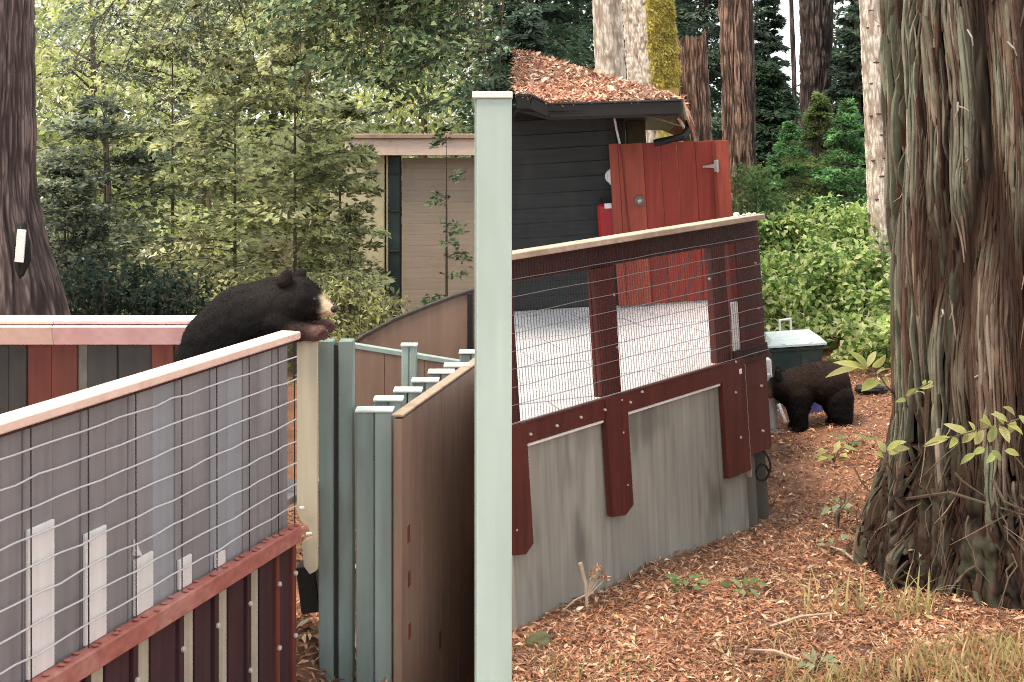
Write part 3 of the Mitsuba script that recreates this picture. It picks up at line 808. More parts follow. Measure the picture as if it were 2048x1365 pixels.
def bear_l():
    D0 = 7.25
    sc = D0 / F

    def q(px, py, dy=0.0):
        return V(px, py, D0) + [0, dy, 0]
    R = lambda r: r * sc
    k = thing('bear', 'black bear climbing over the mesh fence with its paws on the pale cap', 'bear')
    B = []
    rump, low, mid, sho, neck = (q(408, 742), R(62)), (q(436, 690), R(72)), (q(487, 646), R(76)), (q(545, 622, .0), R(66)), (q(584, 604, -.03), R(50))
    head, brow, chk = (q(605, 590, -.05), R(38)), (q(628, 597, -.06), R(25)), (q(614, 612, -.05), R(29))
    muz, nose, jaw = (q(649, 609, -.09), R(16)), (q(670, 617, -.11), R(9)), (q(650, 622, -.08), R(10))
    B += [(rump, low), (low, mid), (mid, sho), (sho, neck), (neck, head), (head, brow), (head, chk), (brow, muz), (chk, muz), (muz, nose), (chk, jaw), (jaw, nose)]
    for s, dy in ((-1, -.13), (1, .14)):
        sh, el, wr, pw = (q(556, 640, dy * .8), R(36)), (q(585, 650 - 4 * s, dy), R(24)), (q(614, 656, dy), R(18)), (q(634, 660, dy * .9), R(16))
        B += [(sh, el), (el, wr), (wr, pw)]
        for i, (tx, ty) in enumerate([(651, 651), (655, 658), (652, 666)]):
            B.append((pw, (q(tx, ty, dy * .9 - .02 + .02 * i), R(8))))
    for s, dy in ((-1, -.14), (1, .14)):
        th, kn, hk_, an, toe = (q(415, 770, dy), R(58)), (q(440, 840, dy), R(44)), (q(398, 905, dy), R(32)), (q(405, 960, dy), R(26)), (q(440, 968, dy), R(20))
        B += [(rump, th), (th, kn), (kn, hk_), (hk_, an), (an, toe)]
    B += [((q(577, 556, -.12), R(14)), (q(580, 548, -.12), R(12))), ((q(593, 560, .10), R(13)), (q(596, 553, .10), R(11)))]
    t = figure(B, .015, 22)
    v = np.array(t.vertices)
    v += np.array(t.vertex_normals) * ((meshkit.fbm(v * 22, 3, 2) - .5) * .016)[:, None]
    t = trimesh.Trimesh(v, t.faces, process=False)

    def colour(p):
        b = meshkit.fbm(p * 4.5, 3, 8)
        pxx = p[:, 0] / p[:, 1] * F + 1024
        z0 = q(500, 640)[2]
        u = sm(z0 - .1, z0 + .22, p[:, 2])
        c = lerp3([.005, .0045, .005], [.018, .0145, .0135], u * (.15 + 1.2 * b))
        x = p[:, 0]
        mz = sm(q(643, 600)[0], q(656, 600)[0], x + .03 * (meshkit.noise(p * 40, 3) - .5)) * sm(q(0, 645)[2], q(0, 634)[2], p[:, 2])
        c = lerp3(c, np.array([.55, .44, .30]), mz)
        arm = sm(q(575, 0)[0], q(600, 0)[0], x) * sm(q(0, 634)[2], q(0, 646)[2], p[:, 2])
        c = lerp3(c, np.array([.060, .036, .033]), arm * .8)
        paw = sm(q(612, 0)[0], q(640, 0)[0], x) * sm(q(0, 640)[2], q(0, 648)[2], p[:, 2])
        return lerp3(c, np.array([.20, .115, .105]), paw * (.4 + .6 * meshkit.noise(p * 30, 4)))
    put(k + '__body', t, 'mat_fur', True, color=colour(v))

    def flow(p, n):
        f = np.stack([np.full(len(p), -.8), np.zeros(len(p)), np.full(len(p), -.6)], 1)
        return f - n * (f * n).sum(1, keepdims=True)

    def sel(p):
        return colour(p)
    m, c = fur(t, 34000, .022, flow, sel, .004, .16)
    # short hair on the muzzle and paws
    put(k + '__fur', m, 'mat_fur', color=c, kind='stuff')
    put(k + '__nose', blob(q(674, 613, -.12), (R(7), R(10), R(7)), 1, .05, 2), 'mat_black', True)
    for dy in (-.13, .14):
        for i in range(4):
            o = q(654 + (i % 2) * 3, 652 + 5 * i, dy * .9 - .03 + .022 * i)
            put(k + '__claw', tube([o, o + [.018, -.008, -.004], o + [.028, -.010, -.016]], [.0055, .004, .0012], 6), 'mat_greydark', True)
    for dy in (-.155, .04):
        put(k + '__eye', blob(q(638, 592, dy), (R(4),) * 3, 1, 0, 2), 'mat_black', True)


bear_l()

# ------------------------------------------------------------------ the great redwood on the right
TC = VS(2078, 600, 8.25)
TX, TY = TC[0], TC[1]
kt = thing('redwood_tree', 'huge furrowed redwood trunk with grey green lichen at the right edge', 'tree')


def big_palette(h, TH, Z, cx, cy):
    p = np.stack([cx, cy, Z], -1)
    a = meshkit.fbm(p * [3, 3, .8], 3, 60)
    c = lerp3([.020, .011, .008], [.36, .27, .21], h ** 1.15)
    c = lerp3(c, [.30, .15, .095], sm(.48, .7, meshkit.fbm(p * [5, 5, .5], 3, 61)) * .6 * np.clip(h, 0, 1))
    left = sm(-1.35, -2.6, TH)                                  # lichen on the damp side
    li = sm(.44, .62, a) * (.30 + .9 * left) * sm(.2, .55, h) * sm(.3, .6, meshkit.fbm(p * [18, 18, 5], 2, 67))
    li = li + sm(.46, .6, meshkit.fbm(p * [12, 12, 7], 3, 64)) * rag_mask(Z) * .8 * sm(.25, .6, h)
    g = lerp3([.27, .30, .23], [.20, .21, .12], meshkit.fbm(p * [4, 4, 1.5], 2, 62))
    c = lerp3(c, g, np.clip(li, 0, .9))
    return c * (.6 + .7 * meshkit.noise(p * [70, 70, 5], 63))[..., None]


def big_flare(TH, Z):
    low = sm(-1.7, -3.0, Z)
    lobes = .5 + .5 * np.cos(3.2 * TH + 1.0) * np.cos(1.3 * TH + .5)
    return .26 * low ** 1.3 * (.6 + .6 * lobes) + .07 * sm(0, -1.8, Z)


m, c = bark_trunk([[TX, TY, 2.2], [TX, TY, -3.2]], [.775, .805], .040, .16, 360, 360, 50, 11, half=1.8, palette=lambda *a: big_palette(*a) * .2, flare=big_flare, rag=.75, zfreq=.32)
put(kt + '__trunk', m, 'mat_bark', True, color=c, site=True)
# the bark itself: long overlapping strips that follow one grain, lifted and torn here and there
def bark_strips(n, seed):
    g = np.random.default_rng(seed)
    m = 12
    half = g.uniform(-1.75, 1.75, n)
    th0 = -math.pi / 2 + half
    zc = g.uniform(-2.95, 1.55, n)
    low = sm(-1.7, -2.5, zc)
    L = g.uniform(.22, .95, n) * (1 - .6 * low)
    w = g.uniform(.004, .015, n) * (1 + .4 * low)
    t = np.linspace(-.5, .5, m)[None]
    Z = zc[:, None] + L[:, None] * t
    R0 = .82

    def flow(th, z):
        p = np.stack([np.cos(th) * 1.3, np.sin(th) * 1.3, z * .55], -1)
        return .20 * (meshkit.fbm(p, 2, seed + 1) - .5) + .10 * sm(.2, -1.8, z) * (th + 1.9)
    TH = th0[:, None] + flow(th0[:, None] + 0 * Z, Z) - flow(th0, zc)[:, None]
    q = np.stack([np.arange(n)[:, None] * 7.31 + 0 * Z, Z * 5, 0 * Z], -1)
    TH = TH + (meshkit.noise(q, seed + 2) - .5) * (.014 + .05 * low[:, None]) / R0
    TH = TH + (g.normal(0, 1, n) * (.012 + .16 * low))[:, None] * t * L[:, None] * 1.4
    big = np.abs(2 * meshkit.noise(np.stack([np.cos(TH - flow(TH, Z)) * 10.5, np.sin(TH - flow(TH, Z)) * 10.5, Z * .6], -1), seed + 3) - 1)
    high = sm(.10, .55, big)
    lay = g.random(n)[:, None]
    ends = 1 - np.abs(2 * t) ** 4
    lift = (g.random(n)[:, None] < .14) * g.uniform(.0, .05, n)[:, None] * (np.clip(t * 2 * g.choice([-1, 1], n)[:, None], 0, 1)) ** 2
    H = -.060 + .090 * high + .045 * lay * high + .012 * (meshkit.noise(q * [1, .7, 1] + 50, seed + 4) - .5) - .016 * (1 - ends) + lift
    rad = R0 + sm(2.2, -3.2, Z) * .03 + big_flare(TH, Z) + H
    ww = w[:, None] * (.55 + .9 * meshkit.noise(q * [1, 2.5, 1] + 90, seed + 5)) * (.35 + .65 * np.sqrt(np.clip(ends, 0, 1)))
    ca, sa_ = np.cos(TH), np.sin(TH)
    P = np.stack([TX + ca * rad, TY + sa_ * rad, Z], -1)
    out = np.stack([ca, sa_, 0 * ca], -1)
    tan = np.stack([-sa_, ca, 0 * ca], -1)
    tilt = g.normal(0, .6, n)[:, None, None]
    tan = nrm(tan + out * tilt)
    W_ = ww[..., None]
    th_ = .010
    V4 = np.stack([P - tan * W_ - out * .025, P - tan * W_ * .92 + out * th_ * .75, P + out * th_, P + tan * W_ * .92 + out * th_ * .55, P + tan * W_ - out * .025], 2)
    idx = np.arange(m - 1)
    f = []
    for a in range(4):
        o = idx * 5 + a
        f += [np.stack([o, o + 1, o + 6], 1), np.stack([o, o + 6, o + 5], 1)]
    f = np.vstack(f)
    F_ = (np.arange(n)[:, None, None] * (5 * m) + f[None]).reshape(-1, 3)
    pal = np.array([(.165, .125, .095), (.12, .084, .062), (.11, .062, .044), (.245, .20, .16), (.082, .055, .042), (.098, .061, .045)])
    C = pal[g.choice(6, n, p=[.26, .24, .16, .12, .14, .08])] * np.exp(g.normal(0, .22, (n, 1)))
    left = sm(-1.5, -2.5, th0)
    a3 = meshkit.fbm(np.stack([np.cos(th0) * 3.5, np.sin(th0) * 3.5, zc * 1.3], -1), 3, seed + 6)
    li = (sm(.45, .62, a3 + .15 * left + .02 * low) * (.25 + .6 * left + .35 * low))[:, None]
    li = np.clip(li * (g.random((n, 1)) < .6), 0, .8)
    C = C * (1 - li) + np.array([.18, .20, .145]) * np.exp(g.normal(0, .15, (n, 1))) * li
    C = C * (1 - .25 * low)[:, None]
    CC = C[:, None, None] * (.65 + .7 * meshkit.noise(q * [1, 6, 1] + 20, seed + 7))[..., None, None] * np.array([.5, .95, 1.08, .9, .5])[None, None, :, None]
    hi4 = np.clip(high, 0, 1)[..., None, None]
    CC = CC * hi4 + np.array([.038, .020, .014]) * (1 - hi4)  # low strips take inner bark red-brown, which also paints shade into furrows
    return (V4.reshape(-1, 3), F_), np.clip(CC.reshape(-1, 3), .003, .8)


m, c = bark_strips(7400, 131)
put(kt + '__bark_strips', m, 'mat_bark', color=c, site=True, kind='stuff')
# loose strips and shreds of bark
ms, cs = [], []
for i in range(120):
    th = rng.uniform(-math.pi / 2 - 1.7, -math.pi / 2 + 1.0)
    z = rng.uniform(-2.9, 1.2)
    r = .86 + .2 * max(0, (-1.7 - z)) * .9
    L = rng.uniform(.08, .40)
    w = rng.uniform(.003, .008)
    n = 5
    tt = np.linspace(0, 1, n)
    tilt = rng.normal(0, .10 if z > -1.7 else .8)
    lift = rng.uniform(.0, .07)
    ths = th + tilt * (tt - .5) * L / r
    rr = r + .012 + lift * (2 * tt - 1) ** 2 * rng.choice([1, .3]) + float(big_flare(np.array(th), np.array(z))) * .4
    z_ = z + L * (tt - .5)
    ctr = np.stack([TX + np.cos(ths) * rr, TY + np.sin(ths) * rr, z_], 1)
    sd = np.array([-math.sin(th), math.cos(th), .2 * rng.normal()])
    ww = w * np.sin(np.pi * (tt * .8 + .1))[:, None]
    v = np.concatenate([ctr - sd * ww, ctr + sd * ww])
    f = np.array([(a, a + 1, a + n + 1) for a in range(n - 1)] + [(a, a + n + 1, a + n) for a in range(n - 1)])
    ms.append((v, f))
    col = np.array([(.22, .15, .11), (.13, .075, .05), (.26, .20, .15), (.16, .10, .07)][rng.integers(4)]) * rng.uniform(.6, 1.2)
    cs.append(np.repeat(col[None], 2 * n, 0))
put(kt + '__bark_shreds', cat_mesh(ms), 'mat_litter', color=np.vstack(cs), site=True, kind='stuff')
# broken dead twigs on the stem and hanging rootlets at its foot
def on_trunk(px, py, r=.93):
    d = S(V(px, py, 1.0))
    a, b, cc = d[0] ** 2 + d[1] ** 2, -2 * (d[0] * TX + d[1] * TY), TX ** 2 + TY ** 2 - r * r
    disc = b * b - 4 * a * cc
    t = (-b - math.sqrt(max(disc, 0))) / (2 * a)
    return d * t


for (x0, y0, x1, y1) in [(1914, 212, 1938, 222), (1916, 205, 1908, 240), (1935, 60, 1946, 92), (2015, 84, 2034, 112), (1950, 755, 1962, 742), (1885, 620, 1882, 634)]:
    a, b = on_trunk(x0, y0), on_trunk(x1, y1, .97)
    put(kt + '__twig', tube([a, (a + b) / 2 + [0, -.03, 0], b], [.006, .005, .003], 6), 'mat_concrete', site=True)
ms = []
for i in range(40):
    px = rng.uniform(1690, 2046)
    py = rng.uniform(930, 1130)
    a = on_trunk(px, py, 1.0)
    pts = [a]
    dx = rng.normal(0, .04)
    for j in range(5):
        pts.append(pts[-1] + [dx + rng.normal(0, .02), -.015 - .012 * j + rng.normal(0, .01), -rng.uniform(.03, .09)])
    ms.append(tube(pts, np.linspace(rng.uniform(.004, .009), .002, 6), 5, cap=False))
for (a, b, cpx) in [((1800, 1000), (1900, 985), (2048, 1030)), ((1830, 1045), (1760, 1040), (1700, 1060)), ((1985, 960), (2010, 1005), (2048, 1020))]:
    p = [on_trunk(*a, 1.02), on_trunk(*b, 1.05), on_trunk(*cpx, 1.02)]
    ms.append(tube(p, [.012, .010, .005], 6))
put(kt + '__rootlets', cat_mesh(ms), 'mat_twig', site=True, kind='stuff')

# ------------------------------------------------------------------ trunks behind the house and the bushes
def simple_trunk(name, px0, px1, py1, d, w0, w1, pal, label, amp=.02, width=.07, nv=200, nf=130, seed=1, top_py=-40, jag=0, zfreq=.55):
    """px0: the middle at the picture's top; px1: the middle at row py1; w0, w1: widths in pixels."""
    a, b = VS(px0, top_py, d), VS(px1, py1, d)
    if not jag:
        a = a + (a - b) * .25
    gz = -2.95
    t = (gz - a[2]) / (b[2] - a[2])
    foot = a + (b - a) * t
    r0, r1 = w0 / 2 * d / F, w1 / 2 * d / F
    rf = r1 + (r1 - r0) * (t - 1) * .5
    ax = np.linspace(0, 1, 9)[:, None] * (foot - a) + a
    rad = np.interp(np.linspace(0, t, 9), [0, 1, t], [r0, r1, rf])
    rad = rad + np.linspace(0, 1, 9) ** 7 * r1 * .35
    k = thing(name, label, 'tree')
    m, c = bark_trunk(ax, rad, amp, width, nv, nf, 20, seed, palette=pal, zfreq=zfreq, top_jag=jag)
    put(k + '__trunk', m, 'mat_bark', True, color=c, site=True)
    return k, a, b, r1


def pal_pale(h, TH, Z, cx, cy):
    p = np.stack([cx, cy, Z], -1)
    c = lerp3([.36, .30, .25], [.76, .70, .62], np.clip(h * 1.9, 0, 1))
    s = sm(.52, .66, meshkit.fbm(p * [20, 20, 3.5], 3, 70))
    return lerp3(c, [.30, .22, .17], s * .75)


def pal_moss(h, TH, Z, cx, cy):
    p = np.stack([cx, cy, Z], -1)
    c = pal_pale(h, TH, Z, cx, cy)
    edge = np.sin(TH + math.pi / 2) + .5 * (meshkit.fbm(p * [5, 5, 2.5], 3, 71) - .5)
    mo = sm(-.22, .0, edge)
    g = lerp3([.27, .23, .05], [.60, .52, .17], meshkit.fbm(p * [22, 22, 16], 3, 72))
    return lerp3(c, g, mo)


def pal_red(h, TH, Z, cx, cy):
    p = np.stack([cx, cy, Z], -1)
    return lerp3([.04, .024, .018], [.34, .22, .17], np.clip(h, 0, 1)) * (.7 + .6 * meshkit.noise(p * [40, 40, 3], 73))[..., None]


def pal_dark(h, TH, Z, cx, cy):
    p = np.stack([cx, cy, Z], -1)
    return lerp3([.02, .014, .013], [.15, .11, .10], np.clip(h, 0, 1)) * (.7 + .6 * meshkit.noise(p * [30, 30, 3], 74))[..., None]


simple_trunk('alder_tree', 1212, 1221, 150, 16.5, 56, 60, pal_pale, 'pale whitish trunk behind the roof, left of the mossy one', .010, .09, 160, 110, 21, zfreq=1.6)
simple_trunk('alder_tree', 1290, 1306, 170, 15.6, 94, 98, pal_moss, 'pale trunk with yellow green moss down its right half, behind the roof', .014, .05, 200, 150, 22, zfreq=3)
kmoss = labels and [q for q in labels if q.startswith('alder_tree')][-1]
n = 5200
tz = rng.random(n)
d = 15.6
px_ = 1290 + (1306 - 1290) * tz
r_ = (47 + 2 * tz) * d / F
th_ = rng.uniform(-math.pi / 2 - .12, .25, n) + rng.normal(0, .08, n)
P = np.array([VS(a, -40 + 215 * t, d) for a, t in zip(px_, tz)]) + np.stack([np.cos(th_) * (r_ + .005), np.sin(th_) * (r_ + .005), 0 * th_], 1)
o = np.stack([np.cos(th_), np.sin(th_), 0 * th_], 1)
cl_ = meshkit.fbm(P * [9, 9, 9], 3, 77)
P = P + o * (cl_ * .07 - .02)[:, None]
m, c = quads(P, o * .5 + [0, 0, -.9] + rng.normal(0, .4, (n, 3)), o + [0, 0, .5] + rng.normal(0, .4, (n, 3)), rng.uniform(.02, .055, n), rng.uniform(.012, .03, n), pick([(.62, .54, .16), (.50, .43, .12), (.72, .64, .26), (.40, .36, .10)], n, .15) * (.6 + .8 * cl_)[:, None])
put(kmoss + '__moss', m, 'mat_leaf', color=c, site=True, kind='stuff', label='yellow green moss on the right half of the trunk')
simple_trunk('redwood_tree', 1238, 1258, 170, 17.8, 30, 30, pal_dark, 'thin dark trunk added to fill the dark gap between the two pale trunks behind the roof', .012, .06, 120, 70, 23)  # dark stem added for the dark gap between the pale trunks
simple_trunk('redwood_snag', 1378, 1390, 275, 17.2, 66, 64, pal_red, 'broken off reddish brown trunk with jagged top, right of the mossy trunk', .018, .05, 200, 130, 24, top_py=58, jag=.25)
simple_trunk('redwood_tree', 1466, 1476, 380, 19, 54, 56, pal_red, 'tall straight brown trunk above the right side of the red gate', .02, .06, 220, 130, 25)
simple_trunk('redwood_tree', 1491, 1497, 380, 19.6, 30, 30, pal_dark, 'narrow near black trunk added as the dark right side of the tall brown trunk', .015, .06, 120, 70, 26)  # near black stem added as the dark side of the tall trunk
simple_trunk('redwood_tree', 1631, 1632, 200, 28, 68, 60, pal_dark, 'thick dark trunk in front of the sky gap, above the young conifer', .03, .10, 160, 110, 27)
simple_trunk('redwood_tree', 1581, 1588, 160, 27, 8, 9, pal_dark, 'very thin dark trunk crossing the sky gap', .006, .05, 80, 30, 28)
kb, a, b, r1 = simple_trunk('birch_tree', 1742, 1757, 420, 17, 50, 42, pal_pale, 'slim pale pinkish trunk ringed with dark knots beside the huge redwood', .008, .06, 260, 110, 29, zfreq=1.2)
for py, dx in [(23, -6), (54, 4), (57, -12), (126, 0), (168, -10), (190, 12), (228, 2), (232, -12), (270, 6), (316, 10), (321, -12), (352, 4), (395, 8), (398, -8)]:
    u = (py + 40) / 460
    ctr = a + (b - a) * np.clip((py - (-155)) / (420 + 155), 0, 1)
    p = VS(1742 + (1757 - 1742) * py / 420 + dx, py, 17)
    p[1] = 17 - math.sqrt(max(r1 ** 2 - (dx * 17 / F) ** 2, .0004)) - .006
    put(kb + '__knot', blob(p, (.045 if abs(dx) < 8 else .03, .016, .013), py, .25, 2), 'mat_twig', site=True)

# ------------------------------------------------------------------ leaf litter
def litter(name, pts, L, pal, zfn, label, lift=.006, weights=None, slope=None):
    n = len(pts)
    az = rng.random(n) * 2 * np.pi
    D = np.stack([np.cos(az), np.sin(az), rng.normal(.05, .28, n)], 1)
    N = np.stack([rng.normal(0, .5, n), rng.normal(0, .5, n), np.ones(n)], 1)
    if slope is not None:
        D = D + 0
        D[:, 2] += D[:, 1] * slope
        N = N + [0, -slope, 0]
    Ls = L * rng.uniform(.45, 1.5, n)
    P = np.column_stack([pts, zfn(pts) + lift * rng.random(n) * 3])
    m, c = leaves(P, D, N, Ls, Ls * np.where(rng.random(n) < .45, rng.uniform(.07, .14, n), rng.uniform(.16, .42, n)), pick(pal, n, .22, weights) * (.55 + 1.0 * meshkit.fbm(np.column_stack([pts * 1.6, np.zeros(n)]), 3, 55))[:, None], .35, rng.uniform(-.25, .35, n))
    return m, c


PAL_L = [(.39, .195, .12), (.27, .12, .072), (.50, .285, .175), (.62, .44, .30), (.13, .065, .042), (.43, .19, .10), (.70, .56, .40)]
wl = [.24, .2, .2, .1, .12, .1, .04]


def zworld(p):
    return ground_z(p[:, 0], p[:, 1]) + .004


def near_pts(n, y0, y1, x0f, x1f):
    u = rng.random(n)
    y = 1 / (1 / y0 + (1 / y1 - 1 / y0) * u)
    x = (x0f + (x1f - x0f) * rng.random(n)) * y
    return np.stack([x, y], 1)


p1 = near_pts(105000, 6.0, 16.5, -.03, .47)
a2, b2 = W(fp(SL, 0, -.02))[:2], W(fp(SE, 0, -.02))[:2]
side = (b2[0] - a2[0]) * (p1[:, 1] - a2[1]) - (b2[1] - a2[1]) * (p1[:, 0] - a2[0])
keep = (side < 0) | (p1[:, 0] > b2[0])
p1 = p1[keep]
p1 = p1[rng.random(len(p1)) < .45 + .75 * sm(.38, .56, meshkit.fbm(np.column_stack([p1 * 2.6, np.zeros(len(p1))]), 3, 57))]
m, c = litter('leaf_litter', p1, .047, PAL_L, zworld, '', weights=wl)
p2 = near_pts(9000, 6.0, 11, -.30, -.03)
p2 = p2[p2[:, 0] < -.72 + (p2[:, 1] - 7.33) * .221]
m2, c2 = litter('leaf_litter', p2, .075, PAL_L, zworld, '', weights=wl)
p3 = p1[rng.choice(len(p1), 26000)] + rng.normal(0, .05, (26000, 2))
az = rng.random(len(p3)) * 2 * np.pi
L3 = rng.uniform(.02, .11, len(p3))
m3b, c3b = quads(np.column_stack([p3, zworld(p3) + .012]), np.stack([np.cos(az), np.sin(az), rng.normal(0, .2, len(p3))], 1), np.tile([0, 0, 1.], (len(p3), 1)), L3, .0035 + L3 * .02, pick([(.50, .27, .16), (.36, .18, .11), (.62, .42, .28), (.20, .11, .075)], len(p3), .2))
tw = []
for q_ in p1[rng.choice(len(p1), 170)]:
    az_ = rng.random() * 6.28
    l_ = rng.uniform(.05, .22)
    o_ = np.array([q_[0], q_[1], float(ground_z(q_[0], q_[1])) + .018])
    tw.append(tube([o_, o_ + [math.cos(az_) * l_ * .5, math.sin(az_) * l_ * .5, .012], o_ + [math.cos(az_ + .3) * l_, math.sin(az_ + .3) * l_, .006]], [.0035, .003, .002], 5, cap=False))
tw = cat_mesh(tw)
ct = np.tile([.15, .10, .075], (len(tw[0]), 1))
m, c = cat_mesh([m, m3b, tw]), np.vstack([c, c3b, ct])
put('leaf_litter', cat_mesh([m, m2]), 'mat_litter', color=np.vstack([c, c2]), kind='stuff', label='reddish brown fallen leaves and needles covering the ground', cat='leaf litter')
# litter on the roof
rp, rz = [], []
Tq = [(E2, C, H), (E2, H, E0 + [0, .25, .03]), (C, Cb, H), (E0, E1, E2)]
ars = [np.linalg.norm(np.cross(np.array(b) - a, np.array(c) - a)) for a, b, c in Tq]
n = 16000
for (a, b, c3), ar in zip(Tq, ars):
    kk = int(n * ar / sum(ars))
    u, v = rng.random(kk), rng.random(kk)
    w = u + v > 1
    u[w], v[w] = 1 - u[w], 1 - v[w]
    rp.append(np.array(a) + u[:, None] * (np.array(b) - a) + v[:, None] * (np.array(c3) - a))
rp = np.vstack(rp)
PAL_R = [(.60, .33, .23), (.46, .22, .145), (.72, .48, .36), (.80, .63, .50), (.28, .13, .085)]
m, c = litter('roof', rp[:, :2], .065, PAL_R, lambda q: rp[:, 2] + .004, '', .006, slope=.35)
put('roof_leaf_litter', m, 'mat_litter', color=c, kind='stuff', label='orange brown dead leaves lying thick on the roof', cat='leaf litter', site=True)
ms, cs = [], []
for i in range(26):
    t = rng.random()
    p = C + (Cb - C) * t * .5 + [0.02, -.02, -.02]
    D = np.array([[rng.uniform(.1, .5), -.2, -1]])
    mm, cc = leaves(p[None], D, np.array([[0, -1, .2]]), rng.uniform(.1, .26), .022, np.array([PAL_R[rng.integers(5)]]), .3, .2)
    ms.append(mm); cs.append(cc)
put('hanging_leaf_litter', cat_mesh(ms), 'mat_litter', color=np.vstack(cs), kind='stuff', label='dry brown leaves hanging over the roof corner', cat='leaf litter', site=True)

# grass and dry blades at the lower right
def blades(n, y0, y1, x0f, x1f, Lr, pal, wd=.006):
    p = near_pts(n, y0, y1, x0f, x1f)
    cl = meshkit.fbm(np.column_stack([p * 2.2, 0 * p[:, :1]]), 2, 90)
    p = p[rng.random(n) < sm(.38, .6, cl)]
    n = len(p)
    L = rng.uniform(*Lr, n)
    az = rng.random(n) * 2 * np.pi
    d = np.stack([np.cos(az), np.sin(az)], 1)
    lean = rng.uniform(.2, .9, n)
    k = 5
    t = np.linspace(0, 1, k)
    z = zworld(p)
    ctr = np.stack([p[:, None, 0] + d[:, None, 0] * (lean * L)[:, None] * t ** 1.8, p[:, None, 1] + d[:, None, 1] * (lean * L)[:, None] * t ** 1.8,
                    z[:, None] + L[:, None] * (t - .55 * lean[:, None] * t ** 2.6) * .85], -1)
    s = np.stack([-d[:, 1], d[:, 0], 0 * L], 1)[:, None] * (wd * rng.uniform(.5, 1.3, n))[:, None, None] * (1 - t ** 2)[None, :, None]
    v = np.concatenate([ctr - s, ctr + s], 1).reshape(-1, 3)
    f = np.array([(a, a + 1, a + k + 1) for a in range(k - 1)] + [(a, a + k + 1, a + k) for a in range(k - 1)])
    f = (np.arange(n)[:, None, None] * 2 * k + f[None]).reshape(-1, 3)
    return (v, f), np.repeat(pick(pal, n, .2), 2 * k, axis=0)


m, c = blades(2600, 6.0, 7.0, .20, .42, (.06, .22), [(.50, .40, .22), (.46, .42, .20), (.58, .46, .28), (.40, .42, .18), (.50, .30, .17), (.44, .24, .14)])
m2, c2 = blades(500, 6.0, 7.0, .02, .2, (.05, .14), [(.42, .36, .18), (.36, .24, .13), (.3, .32, .12)], .005)
m3_, c3 = blades(260, 7.0, 7.6, .22, .33, (.18, .45), [(.56, .52, .24), (.44, .46, .20), (.62, .56, .30)], .006)
put('grass', cat_mesh([m, m2, m3_]), 'mat_leaf', color=np.vstack([c, c2, c3]), kind='stuff', label='thin yellowing grass blades among fallen leaves at the lower right', cat='grass')


def gz_at(px, py):
    """Where the ray of the pixel meets the ground."""
    d = V(px, py, 1.0)
    t = np.linspace(4.5, 22, 900)
    P = d[None] * t[:, None]
    below = P[:, 2] < ground_z(P[:, 0], P[:, 1])
    i = int(np.argmax(below)) if below.any() else 899
    p = P[i]
    p[2] = float(ground_z(p[0], p[1]))
    return p


# small ground plants, each leaf a part
def seedling(px, py, n, L, h, pal, label, name='seedling'):
    p = gz_at(px, py)
    k = thing(name, label, 'plant')
    st = []
    for i in range(n):
        az = i * 2.4 + rng.random()
        hh = h * rng.uniform(.4, 1)
        o = np.array([math.cos(az), math.sin(az), 0]) * L * rng.uniform(.2, 1.0)
        q_ = p + o + UP * hh
        st.append(tube([p - UP * .01, p + UP * hh * .7 + o * .4, q_], [.004, .003, .002], 5, cap=False))
        m, c = leaves(q_[None], (o + UP * rng.uniform(-.02, .03) + [0, -.01, 0])[None], np.array([[o[0] * .4, -.35, 1.]]), L * rng.uniform(.7, 1.2), L * .5, pick(pal, 1, .12), .15, .15)
        put(k + '__leaf', m, 'mat_leaf', color=c)
    put(k + '__stem', cat_mesh(st), 'mat_twig')


PG = [(.22, .34, .14), (.30, .38, .19), (.16, .28, .12)]
PY = [(.52, .56, .20), (.44, .52, .20), (.60, .60, .28)]
PB = [(.34, .44, .25), (.44, .50, .34)]
seedling(1375, 1180, 12, .085, .07, PG, 'low green seedling in the litter in front of the concrete wall, left one of two')
seedling(1490, 1190, 8, .085, .06, PG, 'low green seedling in the litter in front of the concrete wall, right one of two')
seedling(1676, 1062, 9, .09, .20, PB, 'grey green weed at the left foot of the redwood, upper one')
seedling(1668, 1112, 7, .09, .10, PB, 'grey green weed at the left foot of the redwood, lower one')
seedling(1632, 1345, 12, .07, .07, PB, 'pale green seedling in the litter at the bottom edge below the redwood')
seedling(1668, 925, 10, .13, .12, PY, 'pale yellow green low plant on the litter between bear and redwood')
seedling(1700, 900, 8, .12, .10, PG, 'small green sprout beside the redwood, behind the pale yellow plant')
seedling(1850, 1170, 12, .06, .22, PB, 'pale green weed in front of the redwood foot')

# stalks and sticks
k = thing('dry_stalk', 'broken tan dry stalk with withered flower heads in front of the concrete wall', 'plant')
p = gz_at(1174, 1225)
d = p[1]
put(k + '__stem', tube([p - UP * .02, V(1172, 1170, d), V(1160, 1126, d)], [.010, .010, .014], 7), 'mat_cap')
put(k + '__side_stem', tube([V(1172, 1190, d), V(1150, 1200, d - .02), V(1125, 1222, d - .05)], [.006, .005, .004], 6), 'mat_cap')
for px, py in [(1190, 1143), (1203, 1150), (1212, 1157), (1198, 1135), (1183, 1150)]:
    q_ = V(px, py, d)
    put(k + '__side_stem', tube([V(1174, 1195, d), q_], [.004, .003], 5), 'mat_cap')
    n = 9
    m, c = leaves(np.repeat(q_[None], n, 0), rdir(n), rdir(n), .035, .018, pick([(.36, .18, .10), (.42, .28, .18)], n), .3, .3)
    put(k + '__withered_flower', m, 'mat_litter', color=c)
